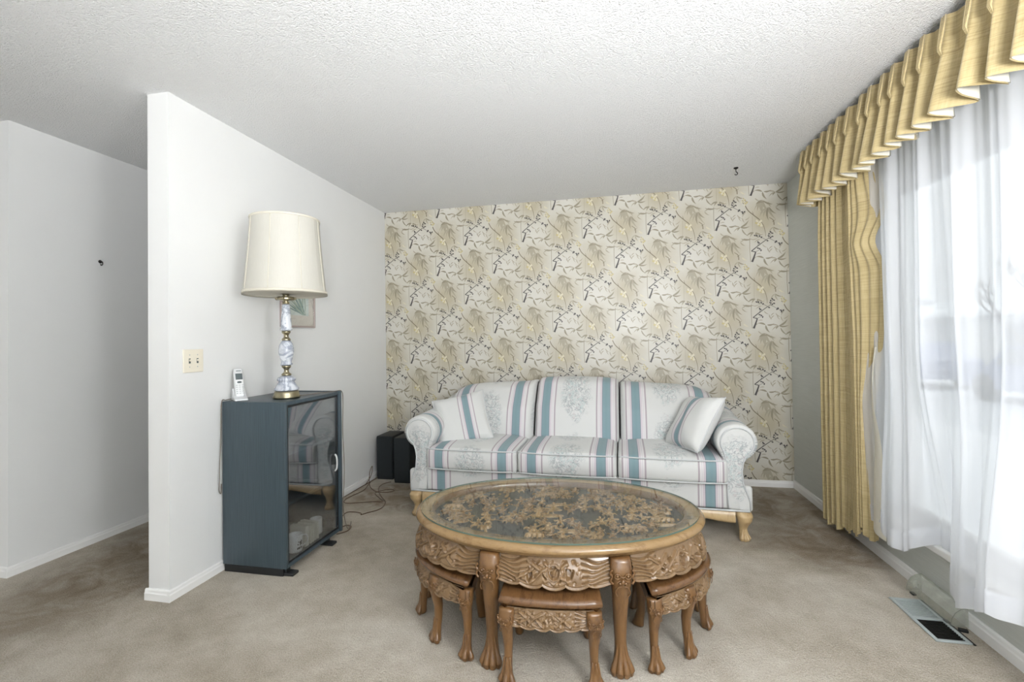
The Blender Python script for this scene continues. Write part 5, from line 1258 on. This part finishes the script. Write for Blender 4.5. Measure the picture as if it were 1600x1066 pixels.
def drape():
    t = thing('gold_drape', 'gold slubbed drape gathered at the left side of the window', 'curtain', (0, 0, 0))
    # left edge and right edge in y along the height (z high -> low)
    zs = [2.20, 2.08, 1.84, 1.72, 1.62, 1.57, 1.30, 1.09, .84, .50, .10]
    yr = [-1.33, -1.38, -1.42, -1.375, -1.385, -1.43, -1.41, -1.37, -1.30, -1.29, -1.295]
    yl = [-.86, -.815, -.79, -.785, -.78, -.78, -.77, -.765, -.76, -.75, -.745]
    NS, NZ = 200, 72; P = []; UV = []
    for j in range(NZ+1):
        z_ = 2.20+(.045-2.20)*j/NZ; row = []; ur = []; f = j/NZ
        a = np.interp(z_, zs[::-1], yl[::-1]); b = np.interp(z_, zs[::-1], yr[::-1]); b = (b+np.interp(z_+.03, zs[::-1], yr[::-1])+np.interp(z_-.03, zs[::-1], yr[::-1]))/3; bm = np.interp(z_, [0, 1.2, 2.2], [-1.30, -1.36, -1.33])
        for i in range(NS+1):
            s = i/NS; amp = .030*(1-.25*f)*(1-sstep(.40, .60, s)*.93)
            ph = s*2*PI*10+.35*math.sin(3*f+s*2); fold = amp*math.sin(ph)+.006*math.sin(ph*2.1+1)
            bulge = -.034*math.sin(PI*sstep(.52, 1.06, s))*(.75+.25*math.sin(f*4+.6)); roll = .030*sstep(.88, 1, s)
            tw = -.022*math.exp(-((z_-1.70)/.07)**2)*sstep(.75, .95, s)+.02*math.exp(-((z_-1.9)/.1)**2)*sstep(.8, 1, s)
            x = W-.088+fold+bulge+roll+tw+.02*math.sin(s*PI)*f*0; y = a+((bm-a)*s+(b-bm)*sstep(.80, 1, s))+(bm-a)*.010*math.cos(ph)*(1-sstep(.4, .6, s)); z = z_+.07*f*sstep(.9, 1, f)*(.45*s-.12)+(.018*math.sin(ph*.5) if f > .98 else 0)+.06*sstep(.93, 1, f)*sstep(.2, 1, s)
            row.append((x, y, z)); ur.append((s*.85, z))
        P.append(row); UV.append(ur)
    m = MB(); sheet(m, P, 0, UV); o = m.build('drape_panel', M['gold'], t, False)
    # lining turned out past the leading edge
    P = []; 
    for j in range(50):
        f = j/49; z = 1.15+(.185-1.15)*f; y = np.interp(z, zs[::-1], yr[::-1]); wd = .005+.115*sstep(.05, .6, f)-.006*math.sin(f*9)
        P.append([(W-.066+.012*math.sin(s*4.5+f*2.2)-.020*s, y+.06-(wd+.06)*s, z-.02*s*f) for s in np.linspace(0, 1, 14)])
    l = MB(); sheet(l, P); l.build('lining', M['lining'], t, False)
drape()
def valance():
    t = thing('pleated_valance', 'gold pinch-pleated valance along the ceiling above the window', 'valance', (0, 0, 0))
    py = [-.80, -.885, -.977, -1.088, -1.183, -1.275, -1.387, -1.516, -1.596, -1.701, -1.781, -1.880, -1.977, -2.097, -2.226, -2.333]
    while py[-1] > -3.7: py.append(py[-1]-.108)
    X = W-.160; ZT, ZP, ZB = 2.402, 2.262, 2.040; NZ = 46; P = []; UV = []; u = 0; r = random.Random(6); PB = []
    ys = []
    # left return to the wall, then the pleated face
    for k in range(7): ys.append(('ret', k/7))
    N0 = 16
    for a, b in zip(py[:-1], py[1:]):
        for i in range(N0): ys.append(('face', a+(b-a)*i/N0))
    jit = {i: r.uniform(-.008, .008) for i in range(len(py))}; fl = {i: r.uniform(.75, 1.3) for i in range(len(py))}; sl = {i: r.uniform(-.014, .014) for i in range(len(py))}; lz = {i: r.uniform(-.012, .012) for i in range(len(py))}
    for kind, q in ys:
        row = []; ur = []
        for j in range(NZ+1):
            z = ZT+(ZB-ZT)*j/NZ
            if kind == 'ret': x = W-.012+(X-W+.012)*q; y = py[0]+.022-.02*q*0+.004*math.sin(q*9)*(ZT-z); row.append((x, y, z-.03*q*0)); ur.append((u, z)); continue
            y = q; i = int(np.searchsorted([-v for v in py], -y, side='right')-1); i = max(0, min(len(py)-2, i)); cen = i if abs(y-py[i]) < abs(y-py[i+1]) else i+1
            d = y-py[cen]; gap = abs(py[i]-py[i+1]); s = abs(d)/(gap/2); h = (ZT-z)/(ZT-ZP)
            if h <= 1:       # stitched heading: a narrow triple ridge standing proud, leaning forward as it nears the pinch
                rd = .008+.004*h; ridge = math.exp(-(d/rd)**2)*(.024+.020*h)*(1+.15*math.cos(d/rd*5)); x = X-ridge+.010*(1-h)*s; yy = y-.0*d
                pin = .12*h*h; yy = y-d*pin
            else:            # flared flutes below the pinch
                g = (z-ZB)/(ZP-ZB); g = 1-g; fw = .012+.026*g**.7*fl[cen]; am = (.042+.040*g*fl[cen]); rg = math.exp(-abs(d/fw)**2.2)
                x = X-am*rg+.034*sstep(.45, 1, s)*g+.006*g; yy = y+sl[cen]*g*rg-d*.12*(1-g)+jit[cen]*g
                z = z+lz[cen]*g*rg+(.012*rg-.004)*g
            row.append((x, yy, z)); ur.append((u, z))
        u += .012; P.append(row); UV.append(ur)
    m = MB(); sheet(m, P, 0, UV); o = m.build('valance_panel', M['gold'], t, False)
    P2 = [[(p[0]+.005, p[1]+.0, p[2]+.004) for p in row[int(NZ*.60):]] for row in P]; l = MB(); sheet(l, P2); l.build('lining', M['lining'], t, False)
    for i, y in enumerate(py):
        if y < -2.75: break
        k = MB()
        for dd in (-.009, 0, .009): tube(k, [(X-.030, y+dd*1.15, ZT-.004), (X-.040, y+dd, ZT-.07), (X-.050, y+dd*.55, ZP+.012), (X-.043, y+dd*.4, ZP-.012)], [.0030, .0042, .0040, .0008], 7)
        k.uv = [(v[1]*3, v[2]) for v in k.v]; k.build('pinch_pleat', M['gold'], t)
    bd = MB(); box(bd, X+.03, py[-1], ZT-.03, X+.05, py[0]-.01, ZT+.004, .001); box(bd, X+.05, py[0]-.03, ZT-.03, W-.001, py[0]-.011, ZT+.004, .001); bd.build('valance_rod', M['trim'], t)
valance()
